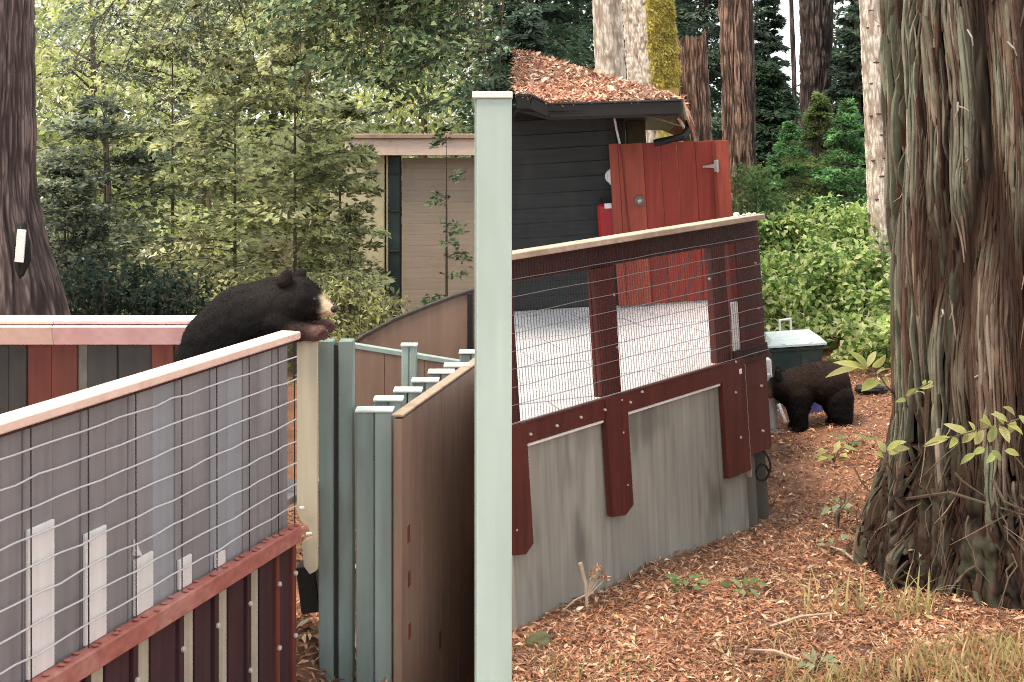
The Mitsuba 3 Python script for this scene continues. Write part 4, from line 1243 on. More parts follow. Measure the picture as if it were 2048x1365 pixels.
for px, py, x2, y2, lab in [(1540, 1262, 1665, 1243, 'long pale stick lying on the litter left of the grass'), (1600, 1330, 1500, 1318, 'short pale stick lying on the litter near the bottom edge'), (1710, 1130, 1660, 1108, 'thin pale stick beside the left foot of the redwood')]:
    a, b = gz_at(px, py) + UP * .02, gz_at(x2, y2) + UP * .045
    mid = (a + b) / 2 + UP * .02
    put('stick', tube([a, mid, b], [.009, .008, .004], 6), 'mat_cap', label=lab, cat='stick')
p = gz_at(1078, 1290)
k = put('mossy_stone', blob(p + UP * .01, (.075, .08, .055), 31, .25, 3), 'mat_mossy', True, label='small mossy stone at the lower left end of the concrete wall', cat='stone')
p = gz_at(1742, 785)
k = put('dark_log', blob(p + UP * .03, (.16, .1, .06), 33, .3, 3), 'mat_dark', True, label='dark log lying behind the redwood\'s left edge', cat='log')

# leafy sprays in front of the redwood: every leaf is a part
def spray(stem, lv, label, pal=PY, name='leafy_spray', root=None):
    k = thing(name, label, 'plant')
    pts = [V(*s_) for s_ in stem]
    pts = [W(on_trunk(*root))] + pts if root else [np.array([pts[0][0] + .1, pts[0][1], float(ground_z(pts[0][0] + .1, pts[0][1])) - .02])] + pts
    put(k + '__stem', tube(pts, np.linspace(.006, .0025, len(pts)), 6), 'mat_twig')
    for (x0, y0, x1, y1, w) in lv:
        d = stem[0][2] + rng.uniform(-.08, .08)
        a, b = V(x0, y0, d), V(x1, y1, d - rng.uniform(-.06, .10))
        L = float(np.linalg.norm(b - a))
        n = 7
        t = np.linspace(0, 1, n)
        prof = np.sin(np.pi * t ** .85) ** .8 * w / 2 * d / F
        D = nrm(b - a)
        N = nrm(np.array([rng.normal(0, .3), -.75, .6]))
        s_ = nrm(np.cross(D, N))
        N = np.cross(s_, D)
        ctr = a + D * (L * t)[:, None] - N * (.10 * L * (2 * t - 1) ** 2)[:, None]
        v = np.concatenate([ctr + s_ * prof[:, None] + N * prof[:, None] * .25, ctr, ctr - s_ * prof[:, None] + N * prof[:, None] * .25])
        f = []
        for r_ in (0, n):
            for j in range(n - 1):
                f += [(r_ + j, r_ + j + 1, r_ + n + j + 1), (r_ + j, r_ + n + j + 1, r_ + n + j)]
        col = np.repeat(pick(pal, 1, .12), 3 * n, 0)
        col[n:2 * n] *= .85
        put(k + '__leaf', (v, np.array(f)), 'mat_leaf', True, color=col)


D1 = 6.75
spray([(2130, 815, D1), (2060, 830, D1), (2010, 848, D1), (1950, 862, D1), (1890, 878, D1), (1846, 893, D1)],
      [(1900, 872, 1845, 892, 15), (1895, 876, 1862, 880, 13), (1935, 868, 1905, 848, 14), (1930, 866, 1888, 846, 15), (1952, 862, 1922, 886, 18), (1950, 862, 1938, 842, 13), (1965, 860, 1950, 892, 17), (1975, 858, 1968, 828, 13), (1990, 852, 1978, 888, 18), (1988, 852, 1962, 838, 15), (2000, 850, 2020, 885, 18), (2008, 848, 1990, 820, 15), (2015, 846, 2048, 868, 17), (2020, 842, 1985, 826, 15), (2030, 838, 2018, 868, 15), (2035, 832, 2010, 812, 15), (2040, 828, 2052, 850, 14), (1915, 872, 1900, 895, 14), (1985, 900, 2005, 922, 14), (1970, 895, 1946, 908, 14), (2010, 900, 2040, 910, 15), (1950, 905, 1920, 928, 13), (1990, 905, 1975, 925, 14)],
      'spray of pale yellow green oval leaves before the redwood at the right edge')
spray([(1772, 772, 7.7), (1762, 755, 7.7), (1740, 740, 7.7), (1705, 722, 7.7)],
      [(1740, 738, 1700, 700, 18), (1735, 735, 1668, 722, 15), (1720, 730, 1650, 752, 14), (1745, 738, 1772, 712, 16), (1752, 745, 1782, 735, 15), (1756, 757, 1724, 780, 22), (1760, 765, 1722, 768, 15), (1728, 728, 1712, 708, 14), (1735, 732, 1752, 700, 14), (1762, 770, 1776, 752, 12)],
      'drooping sprig of large pale leaves left of the redwood, above the bear\'s rump', root=(1792, 790))
spray([(1812, 800, 7.35), (1835, 778, 7.35), (1862, 765, 7.35)],
      [(1835, 778, 1810, 792, 12), (1840, 776, 1868, 770, 11), (1850, 770, 1848, 758, 9), (1828, 782, 1850, 785, 12), (1856, 768, 1866, 762, 9), (1815, 798, 1792, 803, 10)],
      'tiny yellow green twig in front of the redwood bark at mid height', root=(1815, 815))
spray([(1772, 925, 7.4), (1775, 890, 7.4)],
      [(1772, 905, 1755, 880, 14), (1774, 900, 1800, 880, 12), (1775, 892, 1812, 882, 12), (1772, 915, 1750, 905, 13), (1776, 905, 1798, 905, 13), (1775, 900, 1822, 895, 14)],
      'low yellow green sprig at the left flank of the redwood foot', root=(1790, 950))

# ------------------------------------------------------------------ bushes, young conifers and the forest behind
PSH = [(.46, .58, .20), (.60, .68, .31), (.36, .50, .17), (.20, .33, .11), (.70, .75, .42), (.09, .17, .06)]
cl = []
for i in range(190):
    px = rng.uniform(1515, 1800)
    py = rng.uniform(415, 690)
    d = 15.2 + (690 - py) / 275 * 2.4 + rng.uniform(-.3, .9)
    top = 405 + 18 * math.sin(px / 31) + (30 if px < 1560 else 0)
    if py < top:
        continue
    p = V(px, py, d)
    cl.append([p[0], p[1], p[2], rng.uniform(.16, .34)])
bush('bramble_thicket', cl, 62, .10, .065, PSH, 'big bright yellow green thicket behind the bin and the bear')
cl = []
for i in range(26):
    p = V(rng.uniform(1690, 1800), rng.uniform(655, 735), rng.uniform(14.0, 15.0))
    cl.append([p[0], p[1], p[2], rng.uniform(.12, .22)])
bush('low_bramble', cl, 50, .10, .065, PSH, 'low pale yellow green growth on the litter between thicket and redwood')
PCG = [(.12, .27, .11), (.18, .36, .15), (.09, .21, .095), (.25, .40, .19)]
PCO = [(.17, .22, .09), (.13, .20, .08), (.22, .25, .11)]
PCD = [(.055, .095, .06), (.075, .125, .075), (.042, .072, .05), (.11, .15, .10)]
PCB = [(.085, .125, .095), (.12, .165, .12), (.06, .095, .07), (.15, .19, .14)]


def site_conifer(px, py_top, d, wpx, pal, label, **k):
    top = V(px, py_top, d)
    base = np.array([top[0] + .02, d, float(ground_z(top[0], d))])
    return conifer('conifer', base, top[2], wpx / 2 * d / F, k.pop('nb', 90), k.pop('per', 200), pal, label, **k)


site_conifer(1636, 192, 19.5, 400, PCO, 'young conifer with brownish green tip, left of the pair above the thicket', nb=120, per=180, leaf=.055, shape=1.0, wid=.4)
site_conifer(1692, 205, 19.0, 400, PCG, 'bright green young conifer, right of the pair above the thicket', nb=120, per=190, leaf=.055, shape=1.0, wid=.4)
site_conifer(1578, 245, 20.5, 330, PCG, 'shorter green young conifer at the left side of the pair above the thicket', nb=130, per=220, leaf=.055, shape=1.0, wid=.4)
far = [(1060, -160, 26, 340, PCD, 'dark conifer above the left part of the leaf covered roof'),
       (1150, -260, 30, 300, PCD, 'dark conifer just left of the pale trunks, behind the roof'),
       (1050, 20, 22, 200, PCB, 'low grey green conifer directly above the roof beside the tall steel post'),
       (1410, -200, 31, 260, PCB, 'grey green conifer between the broken trunk and the tall brown trunk'),
       (1535, -60, 33, 90, PCB, 'grey green conifer left of the sky gap'),
       (1530, 130, 25, 170, PCD, 'dark conifer low between the tall brown trunk and the young conifers'),
       (1712, -220, 27, 110, PCB, 'grey green conifer right of the thick dark trunk'),
       (1780, -120, 30, 260, PCD, 'dark conifer behind the slim pale trunk'),
       (1330, -60, 36, 260, PCD, 'dark conifer behind the mossy trunk')]
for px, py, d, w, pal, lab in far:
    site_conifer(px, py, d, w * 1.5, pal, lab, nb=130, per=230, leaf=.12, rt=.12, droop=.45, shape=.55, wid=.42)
# shrub beside the fence end, dark filling under the thicket
cl = []
for i in range(40):
    p = V(rng.uniform(1470, 1560), rng.uniform(345, 520), rng.uniform(17.5, 18.5))
    cl.append([p[0], p[1], p[2], rng.uniform(.15, .3)])
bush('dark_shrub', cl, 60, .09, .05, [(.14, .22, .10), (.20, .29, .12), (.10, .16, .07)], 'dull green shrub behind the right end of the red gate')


def mass(n, x0, x1, y0, y1, z0, z1, size, pal, seed, thr=.42, gapf=(.35, .35, .35), gap=0.):
    out, tot = [], 0
    while tot < n:
        P = np.stack([rng.uniform(x0, x1, n), rng.uniform(y0, y1, n), rng.uniform(z0, z1, n)], 1)
        g = meshkit.fbm(P * gapf, 3, seed)
        P = P[(g > thr + .10 * sm(-2, 6, P[:, 2]) + gap * sm(.012, .006, np.abs(P[:, 0] / P[:, 1] - .2135)) * sm(1.0, 2.0, P[:, 2]))]
        out.append(P); tot += len(P)
    P = np.vstack(out)[:n]
    tone = .6 + .9 * meshkit.fbm(P * .8, 3, seed + 1)
    D = rdir(n) * [1, 1, .5] + [0, 0, -.35]
    N = rng.normal(0, .45, (n, 3)) + [0, -.25, 1]
    L = size * rng.uniform(.5, 1.4, n)
    return quads(P, D, N, L, L * .5, np.clip(pick(pal, n, .15) * tone[:, None], .004, .9))


m, c = mass(60000, -1, 26, 36, 50, -3, 7.5, .28, PCD + PCB, 41, .40, gap=.5)
put('far_forest', m, 'mat_leaf', color=c, kind='stuff', label='dark far forest filling the gaps between the trunks', cat='forest')

# ------------------------------------------------------------------ left yard: ramp fence, bear's rail, steel posts, brown panels
LA, LB = V(0, 850, 4.75), V(590, 660, 6.9)
LE = nrm((LB - LA) * [1, 1, 0])
LN = np.array([LE[1], -LE[0], 0])
LLEN = float(np.dot(LB - LA, LE))


def onl(px, py, off=0.0):
    r = V(px, py, 1.0)
    q = LA + LN * off
    return r * (np.dot(q, LN) / np.dot(r, LN))


def lat(px, py=900):
    return float(np.dot(onl(px, py) - LA, LE))


def lp_(s, z, off=0.0):
    p = LA + LE * s + LN * off
    return np.array([p[0], p[1], z])


def lbox(s0, s1, z0, z1, o0, o1, bev=.004):
    return box(lp_((s0 + s1) / 2, (z0 + z1) / 2, (o0 + o1) / 2), abs(s1 - s0) / 2, abs(o1 - o0) / 2, abs(z1 - z0) / 2, LE, LN, UP, bev)


ZC, ZR1, ZR0 = -1.055, -2.075, -2.165
S0 = -.45
k = thing('ramp_fence', 'grey plank fence with steel wire mesh, pale cap and red bottom rail at left', 'fence')
put(k + '__cap', lbox(S0, LLEN + .01, ZC - .042, ZC, -.085, .03, .006), 'mat_pink_cap')
put(k + '__top_rail', lbox(S0, LLEN - .003, ZC - .062, ZC - .044, -.06, .0), 'mat_maroon')
put(k + '__bottom_rail', lbox(S0, LLEN - .004, ZR0, ZR1, -.02, .045, .008), 'mat_rail')
lines = [60, 175, 270, 362, 432, 497, 555]
ss = [lat(x, 1000) for x in lines]
step = float(np.mean(np.diff(ss)))
ss = [ss[0] - step] + ss + [LLEN - .015]
mt = ['mat_plank_a', 'mat_plank_a', 'mat_plank_a', 'mat_plank_b', 'mat_plank_b', 'mat_plank_glare', 'mat_plank_b', 'mat_plank_a', 'mat_plank_a']
for i in range(len(ss) - 1):
    mids = np.linspace(ss[i], ss[i + 1], 3)
    for j in range(2):
        put(k + '__plank', lbox(mids[j] + .002, mids[j + 1] - .002, ZR0 + .01, ZC - .064, -.055 - .004 * j, -.03 - .004 * j, .004), mt[i] if j == 0 or i != 3 else 'mat_plank_glare')
tops = [(62, 115, 1050), (176, 219, 1060), (276, 312, 1112), (364, 389, 1115), (437, 456, 1106)]
for a, b, ty in tops:
    z1 = onl((a + b) / 2, ty)[2]
    put(k + '__pale_board', lbox(lat(a, 1200), lat(b, 1200), ZR1 + .001, z1, -.027, -.012, .003), 'mat_pale_white')  # white strips stand in for bright light showing through gaps between planks
put(k + '__pale_splinter', extrude([(lat(275, 1100), onl(275, 1112)[2]), (lat(290, 1100), onl(290, 1112)[2]), (lat(277, 1080), onl(277, 1080)[2])], .012, np.array([LA[0], LA[1], 0]) - LN * .02, LE, UP), 'mat_pale_white')  # pointed top of one bright gap, built as a white sliver
z = ZC - .135
zi = 0
while z > ZR1 + .02:
    w = [lp_(s, z + rng.normal(0, .0032), .010 + .003 * math.sin(s * 9 + zi)) for s in np.linspace(S0, LLEN - .005, 22)]
    put(k + '__mesh_wire', tube(w, .0040, 6), 'mat_wire_light')
    z -= .112
    zi += 1
for s in ss:
    put(k + '__mesh_upright', prism4(lp_(s, ZR1, .006), lp_(s, ZC - .05, .004), .006), 'mat_wire_dark')
# staples and torn edging along the bottom rail
ms = []
s = S0
i = 0
while s < LLEN - .02:
    ms.append(blob(lp_(s, ZR1 + .006, .02 + .01 * rng.normal()), (.016, .010, .006), i % 17, .5, 1))
    s += rng.uniform(.03, .12)
    i += 1
put(k + '__torn_edge', cat_mesh(ms), 'mat_rail', True, kind='stuff')
# posts below the rail
zb = -3.05
for i in range(len(ss)):
    s = ss[i]
    last = i >= len(ss) - 2
    if i < len(ss) - 1:
        w = ss[i + 1] - s
        put(k + '__post', lbox(s + (.024 if last else .145), s + w - .018, zb, ZR0 - .003, -.075, -.012, .008), 'mat_maroon')
        if not last:
            put(k + '__beige_board', lbox(s + .030, s + .135, zb, ZR0 - .003, -.045, -.022, .004), 'mat_beige')
    ek = put(k + '__edge_strip', lbox(s - .014, s + .020, zb, ZR0 - .003, -.05, .006, .004), 'mat_brownred' if last else 'mat_maroon')
    for zz in (-2.335, -2.665, -2.96):
        p = lp_(s + .003, zz, .006)
        put(ek + '__bolt', tube([p - LN * .003, p + LN * .010, p + LN * .015], [.013, .013, .008], 10), 'mat_bolt')
put(k + '__back_board', lbox(S0, LLEN - .03, zb, ZR0 - .003, -.14, -.11), 'mat_maroon')
# ramp floor behind the fence, on which the bear's hind feet stand
tag('ramp', kind='structure')
for i in range(14):
    a, b = lp_(S0 + i * .245, -2.035, -.15), lp_(S0 + i * .245, -2.035, -1.45)
    put('ramp__board', bar(a, b, .235, .04), 'mat_plank_a')
for o in (-.4, -1.3):
    put('ramp__joist', bar(lp_(S0, -2.12, o), lp_(S0 + 3.3, -2.12, o), .05, .12), 'mat_maroon')
    for i in range(3):
        put('ramp__leg', bar(lp_(S0 + .2 + 1.4 * i, -3.1, o), lp_(S0 + .2 + 1.4 * i, -2.19, o), .09, .09), 'mat_maroon')

# fence at the back with pinkish cap
k = thing('back_fence', 'reddish brown board fence with broad pinkish white cap behind the bear\'s rump', 'fence')
DB = 8.35
xa, xm, xe = V(-60, 0, DB)[0], V(108, 0, DB)[0], V(384, 0, DB)[0]
zt, zl = V(0, 643, DB)[2], V(0, 688, DB)[2]
put(k + '__cap', box([(xa + xm) / 2, DB + .12, zt - .006], (xm - xa) / 2, .13, .012, bev=.004), 'mat_pink_cap')
put(k + '__cap', box([(xm + xe) / 2, DB + .12, zt - .006], (xe - xm) / 2 - .002, .13, .012, bev=.004), 'mat_pink_white')
put(k + '__cap_board', box([(xa + xm) / 2, DB - .02, (zt + zl) / 2 - .012], (xm - xa) / 2, .014, (zt - zl) / 2 - .008, [1, 0, 0], [0, 1, .35], [0, -.35, 1], bev=.004), 'mat_pink_cap')
put(k + '__cap_board', box([(xm + xe) / 2, DB - .02, (zt + zl) / 2 - .012], (xe - xm) / 2 - .002, .014, (zt - zl) / 2 - .008, [1, 0, 0], [0, 1, .35], [0, -.35, 1], bev=.004), 'mat_pink_white')
ed = [-60, -20, 14, 50, 100, 152, 172, 232, 300, 345, 384]
mm = ['mat_maroon', 'mat_greydark', 'mat_greydark', 'mat_brownred', 'mat_brownred', 'mat_stone', 'mat_greydark', 'mat_greydark', 'mat_brownred', 'mat_maroon']
for i in range(len(ed) - 1):
    x0, x1 = V(ed[i], 0, DB)[0], V(ed[i + 1], 0, DB)[0]
    put(k + '__board', box([(x0 + x1) / 2, DB + .04 + .012 * (i % 2), (zl - 3.1) / 2], (x1 - x0) / 2 - .002, .014, (zl - .012 + 3.1) / 2, bev=.004), mm[i])

# corner board with broken foot
DCB = 7.15
P_ = [(594, 664), (634, 668), (634, 1140), (620, 1148), (608, 1132), (604, 1085), (626, 1072), (616, 1052), (600, 1040), (594, 1020)]
u0 = V(594, 0, DCB)[0]
poly = [(V(x, y, DCB)[0], V(x, y, DCB)[2]) for x, y in P_]
k = thing('corner_board', 'beige upright board with broken foot between mesh fence and steel posts', 'board')
put(k + '__board', extrude(poly, .05, np.array([0, DCB + .02, 0]), [1, 0, 0], [0, 0, 1]), 'mat_beige')
for x, y, r in ((604, 1016, .010), (618, 1068, .012)):
    put(k + '__splinter', blob(V(x, y, DCB - .03), (r * 1.5, r * .6, r), int(x), .4, 2), 'mat_pale_white', True)
put(k + '__dark_block', box([V(618, 0, 7.6)[0], 7.62, (V(0, 1130, 7.6)[2] + V(0, 1222, 7.6)[2]) / 2], .055, .06, .135, [1, 0, .12], [0, 1, 0], [-.12, 0, 1], bev=.006), 'mat_dark')  # black gap below the board, made as an added dark box


def steel_pair(x0, x1, d, ztop, m0, m1, label, cap=True, zb=-3.6, group=None, gap=.012, yaw=0.0, depth=.10):
    """Two upright channels side by side under one cap plate. x0, x1: pixel edges at depth d."""
    k = thing('steel_post', label, 'post', group)
    a, b = V(x0, 0, d)[0], V(x1, 0, d)[0]
    mid = (a + b) / 2
    hw = (b - a - gap) / 4
    c, s = math.cos(yaw), math.sin(yaw)
    for i, (sx, mat) in enumerate(((-1, m0), (1, m1))):
        put(k + '__channel', box([mid + sx * (hw + gap / 2), d + depth / 2, (ztop + zb) / 2], hw, depth / 2, (ztop - zb) / 2, bev=.006), mat)
    put(k + '__web', box([mid, d + depth / 2 + .01, (ztop + zb) / 2 - .01], gap / 2 + .002, depth / 2 - .03, (ztop - zb) / 2 - .02, bev=.001), 'mat_greydark')
    if cap:
        put(k + '__cap_plate', box([mid, d + depth / 2 - .002, ztop + .008], (b - a) / 2 + .006, depth / 2 + .008, .007, bev=.002), 'mat_steel_cap')
    return k


steel_pair(637, 706, 7.5, V(0, 682, 7.5)[2], 'mat_teal', 'mat_teal', 'grey green steel post with dark groove just right of the beige board', cap=False, gap=.03)
steel_pair(803, 833, 8.9, V(0, 693, 8.9)[2], 'mat_teal_mid', 'mat_teal_mid', 'short looking pale steel post standing against the brown back panel', cap=True, gap=.004, depth=.06)
names = ['first', 'second', 'third', 'fourth', 'fifth', 'sixth', 'farthest']
ZP = -1.60
for i, (px, py) in enumerate([(748, 825), (776, 803), (815, 785), (850, 765), (882, 748), (913, 735), (942, 708)]):
    d = -ZP * F / (py - YH)
    w = .205 * F / d
    if i:
        w *= .8
    steel_pair(px - w / 2, px + w / 2, d, ZP, 'mat_teal', 'mat_teal_mid', 'pale steel post with white cap, ' + (names[i] + ' of the row beside the brown panel' if i else 'nearest of the row beside the brown panel'), zb=-3.6, gap=.006, group='steel posts beside the brown panel')
# tall near post
k = thing('steel_post', 'tall pale green steel post with light cap standing nearest the camera', 'post')
DP = 4.9
x0, x1 = V(947, 0, DP)[0], V(1024, 0, DP)[0]
zt = V(0, 197, DP)[2]
put(k + '__front_flange', box([(x0 + .012 + x1) / 2, DP, (zt - 4.7) / 2], (x1 - x0 - .012) / 2, .008, (zt + 4.7) / 2, bev=.003), 'mat_teal_light')
put(k + '__web', box([(x0 + x1) / 2 + .006, DP + .078, (zt - 4.7) / 2], .006, .068, (zt + 4.7) / 2 - .002, bev=.002), 'mat_teal_mid')
put(k + '__back_flange', box([(x0 + x1) / 2, DP + .155, (zt - 4.7) / 2], (x1 - x0) / 2, .008, (zt + 4.7) / 2, bev=.003), 'mat_teal_mid')  # darker teal than the front, a shaded tone painted along the left edge
put(k + '__cap_plate', box([(x0 + x1) / 2 - .001, DP + .075, zt + .0135], (x1 - x0) / 2 + .004, .095, .0125, bev=.003), 'mat_steel_cap')

# big brown panel running back along the posts
k = thing('brown_panel_wall', 'brown timber panel wall with pale top edge running back beside the steel posts', 'wall')
A, B_ = V(785, 832, 7.33), V(962, 712, 9.35)
A[2] = B_[2] = ZP + .005
Aa, Bb = A + [.0, 0, 0], B_
for i in range(5):
    a, b = A + (B_ - A) * i / 5, A + (B_ - A) * (i + .997) / 5
    e = nrm((b - a) * [1, 1, 0])
    nn = np.array([e[1], -e[0], 0])
    put(k + '__panel', box((a + b) / 2 * [1, 1, 0] + [0, 0, (ZP - 4.7) / 2 - .008] - nn * -.03, np.linalg.norm(b - a) / 2, .025, (ZP + 4.7) / 2 - .008, e, nn, UP, .003), 'mat_brown')
e = nrm((B_ - A) * [1, 1, 0]); nn = np.array([e[1], -e[0], 0])
put(k + '__top_board', bar(A + nn * .03 - e * .004, B_ + nn * .03, .07, .014), 'mat_brown_edge')
for px, py, h in [(817, 1068, .10), (818, 1158, .09), (819, 1262, .09), (880, 1280, .11)]:
    r = V(px, py, 1.0)
    q = A + nn * .055
    p = r * (np.dot(q, nn) / np.dot(r, nn))
    put(k + '__slot', box(p, .022, .003, h / 2, e, nn, UP, .002), 'mat_brownred')
# the panel straight ahead, behind the posts
k = thing('brown_panel_wall', 'brown timber panel wall with thin grey top rail straight ahead behind the steel posts', 'wall')
DW = 9.75
for i, (xa_, xb_) in enumerate([(690, 770), (770, 850), (850, 960)]):
    t0, t1 = V(xa_, 684 + (xa_ - 705) * .165, DW), V(xb_, 684 + (xb_ - 705) * .165, DW)
    put(k + '__panel', extrude([(t0[0] + .002, -3.1), (t1[0] - .002, -3.1), (t1[0] - .002, t1[2] - .03), (t0[0] + .002, t0[2] - .03)], .05, np.array([0, DW, 0]), [1, 0, 0], [0, 0, 1]), 'mat_brown')
put(k + '__top_rail', bar(V(690, 688, DW), V(960, 732, DW), .07, .035), 'mat_teal_mid')
k = thing('sloped_panel', 'brown panel with top edge sloping up to the right, under the tan building', 'wall')
DS = 10.6
poly = [(V(x, y, DS)[0], V(x, y, DS)[2]) for x, y in [(690, 700), (730, 672), (790, 640), (850, 616), (905, 595), (958, 578), (958, 760), (690, 760)]]
put(k + '__panel', extrude(poly[:-2] + [(poly[-2][0], -3.1), (poly[-1][0], -3.1)], .06, np.array([0, DS, 0]), [1, 0, 0], [0, 0, 1]), 'mat_brown')
for i in range(5):
    a, b = poly[i], poly[i + 1]
    put(k + '__edge_board', bar([a[0], DS, a[1] + .01], [b[0], DS, b[1] + .01], .10, .02), 'mat_greydark')
put(k + '__end_post', box([V(940, 0, DS - .06)[0], DS - .06, -2.1], .022, .02, .80, bev=.004), 'mat_black')

# tan building behind the trees
k = thing('tan_building', 'tan timber building with pinkish fascia and narrow dark window behind the branches', 'building')
DT = 18.5
def tb(x0, x1, y0, y1, d, th, mat, key, bev=.006, **k2):
    a, b = V(x0, y1, d), V(x1, y0, d)
    return put(k + '__' + key, box([(a[0] + b[0]) / 2, d + th / 2, (a[2] + b[2]) / 2], (b[0] - a[0]) / 2, th / 2, (b[2] - a[2]) / 2, bev=bev), mat, **k2)
y = 316
while y < 640:
    tb(804, 1010, y, y + 21.8, DT, .03 + .004 * rng.random(), 'mat_tan_wall', 'siding_board', .002)
    y += 22
tb(804, 1010, 318, 720, DT + .05, .1, 'mat_tan_wall', 'wall')
tb(660, 768, 312, 720, DT - .05, .15, 'mat_tan_pale', 'corner_wall')
tb(690, 1010, 277, 311, DT - .25, .08, 'mat_fascia', 'fascia')
tb(690, 1010, 268, 277, DT - .3, 1.2, 'mat_brown_edge', 'roof')
w = tb(769, 803, 311, 700, DT + .04, .04, 'mat_greydark', 'window')
tb(772, 776, 312, 640, DT + .0, .03, 'mat_tan_pale', 'window__frame')
for y0, y1 in ((314, 346), (350, 420), (424, 500), (504, 620)):
    tb(777, 799, y0, y1, DT + .02, .012, 'mat_pane', 'window__pane', .001)
    tb(776, 800, y1 + .5, y1 + 3.5, DT + .0, .03, 'mat_greydark', 'window__glazing_bar', .001)
tb(518, 578, 478, 640, 16.0, .3, 'mat_tan_pale', 'low_block', .03, label='low tan block behind the bear\'s back')

# ------------------------------------------------------------------ left trees
def pal_left(h, TH, Z, cx, cy):
    p = np.stack([cx, cy, Z], -1)
    c = lerp3([.060, .043, .041], [.26, .195, .18], np.clip(h, 0, 1))
    return c * .85 * (.7 + .6 * meshkit.noise(p * [40, 40, 3], 75))[..., None]


TL = V(-24, 300, 10.5)
kt = thing('redwood_tree', 'dark brown redwood trunk at the left edge of the picture', 'tree')
def fl(TH, Z):
    hollow = np.exp(-((TH + 1.18) ** 2) / .018) * sm(-.05, -.35, Z) * sm(-2.1, -1.2, Z)
    return .24 * sm(-.3, -1.7, Z) ** 1.2 * (.8 + .35 * np.cos(3 * TH)) - .12 * hollow
m, c = bark_trunk([[TL[0], TL[1], 2.0], [TL[0] - .0, TL[1], -3.1]], [.345, .40], .015, .05, 280, 230, 30, 81, palette=pal_left, flare=fl)
put(kt + '__trunk', m, 'mat_bark', True, color=c)
k = thing('tree_sign', 'small white plastic tag fixed to the dark trunk at the left edge', 'sign')
p = V(41, 492, 9.93)
put(k + '__board', box(p, .034, .006, .125, [1, 0, -.08], [0, 1, 0], [.08, 0, 1], .012), 'mat_white')
put(k + '__backing', blob(p + [-.01, .05, -.02], (.06, .05, .21), 9, .3, 3), 'mat_black', True)  # black blob added for the dark hollow behind the tag

# overhanging branches and the green behind
PLB = [(.70, .75, .30), (.80, .82, .42), (.60, .67, .26), (.86, .85, .58), (.44, .52, .20)]  # leaf colours raised to stand in for sunlit leaves
PLM = [(.32, .36, .19), (.42, .45, .24), (.22, .25, .15), (.58, .60, .32), (.13, .15, .09)]
PLD = [(.13, .16, .13), (.19, .22, .17), (.08, .11, .09), (.30, .33, .22)]
PLG = [(.19, .29, .16), (.28, .38, .21), (.11, .17, .11), (.44, .54, .28), (.07, .10, .07)]


def crown(px0, px1, py0, py1, d, n, pal, label, leafL=.13, name='broadleaf_tree', r=(.35, .75), per=90, trunk=True, dd=1.6, group=None):
    k = thing(name, label, 'tree', group)
    P = np.stack([rng.uniform(px0, px1, n), rng.uniform(py0, py1, n)], 1)
    dv = d + rng.uniform(-dd, dd, n)
    c = np.array([V(a[0], a[1], b) for a, b in zip(P, dv)])
    rr = rng.uniform(*r, n)
    cc = np.repeat(c, per, 0)
    N_ = len(cc)
    dd_ = rdir(N_)
    pos = cc + dd_ * np.repeat(rr, per)[:, None] * (rng.random((N_, 1)) ** .45) * [1, 1, .6]
    Nn = dd_ * .5 + [0, 0, .8] + rng.normal(0, .35, (N_, 3))
    D = rdir(N_) + [0, 0, -.4]
    tone = np.repeat(1 + rng.normal(0, .2, n), per)
    L = leafL * rng.uniform(.5, 1.3, N_)
    m, col = leaves(pos, D, Nn, L, L * .55, np.clip(pick(pal, N_, .15) * tone[:, None], .004, .9), .2, .1)
    put(k + '__crown', m, 'mat_leaf', color=col)
    b = V((px0 + px1) / 2, py0, d)
    g = float(ground_z(b[0], d))
    st = [tube([[b[0], d, g - .05], [b[0] + .1, d, (g + b[2]) / 2], [b[0], d, b[2] + .3]], [.09, .07, .03], 8)]
    for i in range(0, n, 4):
        o = np.array([b[0], d, min(c[i][2] - .4, b[2])])
        st.append(tube([o, (o + c[i]) / 2 + [0, 0, .15], c[i]], [.03, .02, .008], 5, cap=False))
    put(k + '__trunk', cat_mesh(st), 'mat_twig')
    return k


crown(60, 300, -60, 190, 27, 26, PLB, 'bright yellow green tree beside the dark trunk at the upper left', .16)
crown(300, 500, -60, 200, 29, 24, PLB, 'bright yellow green tree left of the middle, far behind the hanging branches', .16)
crown(500, 720, -60, 250, 30, 30, PLB[:3] + PLM[3:], 'yellow green tree above the bear, far behind', .16)
crown(720, 960, 40, 290, 28, 22, PLB, 'bright yellow green tree over the roof of the tan building', .16)
crown(330, 500, 400, 520, 24, 12, PLB, 'bright low bush showing through the dark undergrowth behind the bear', .13, 'bush', (.25, .5))
crown(80, 330, 180, 330, 25, 20, PLB[3:] + PLM[3:], 'pale yellow bush band between dark trunk and conifers', .14, 'bush', (.3, .6))


def left_conifer(px, py_top, d, wpx, pal, label, **k):
    top = V(px, py_top, d)
    base = np.array([top[0], d, float(ground_z(top[0], d))])
    k.setdefault('rt', .032)
    return conifer('conifer', base, top[2], wpx / 2 * d / F, k.pop('nb', 90), k.pop('per', 170), pal, label, **k)


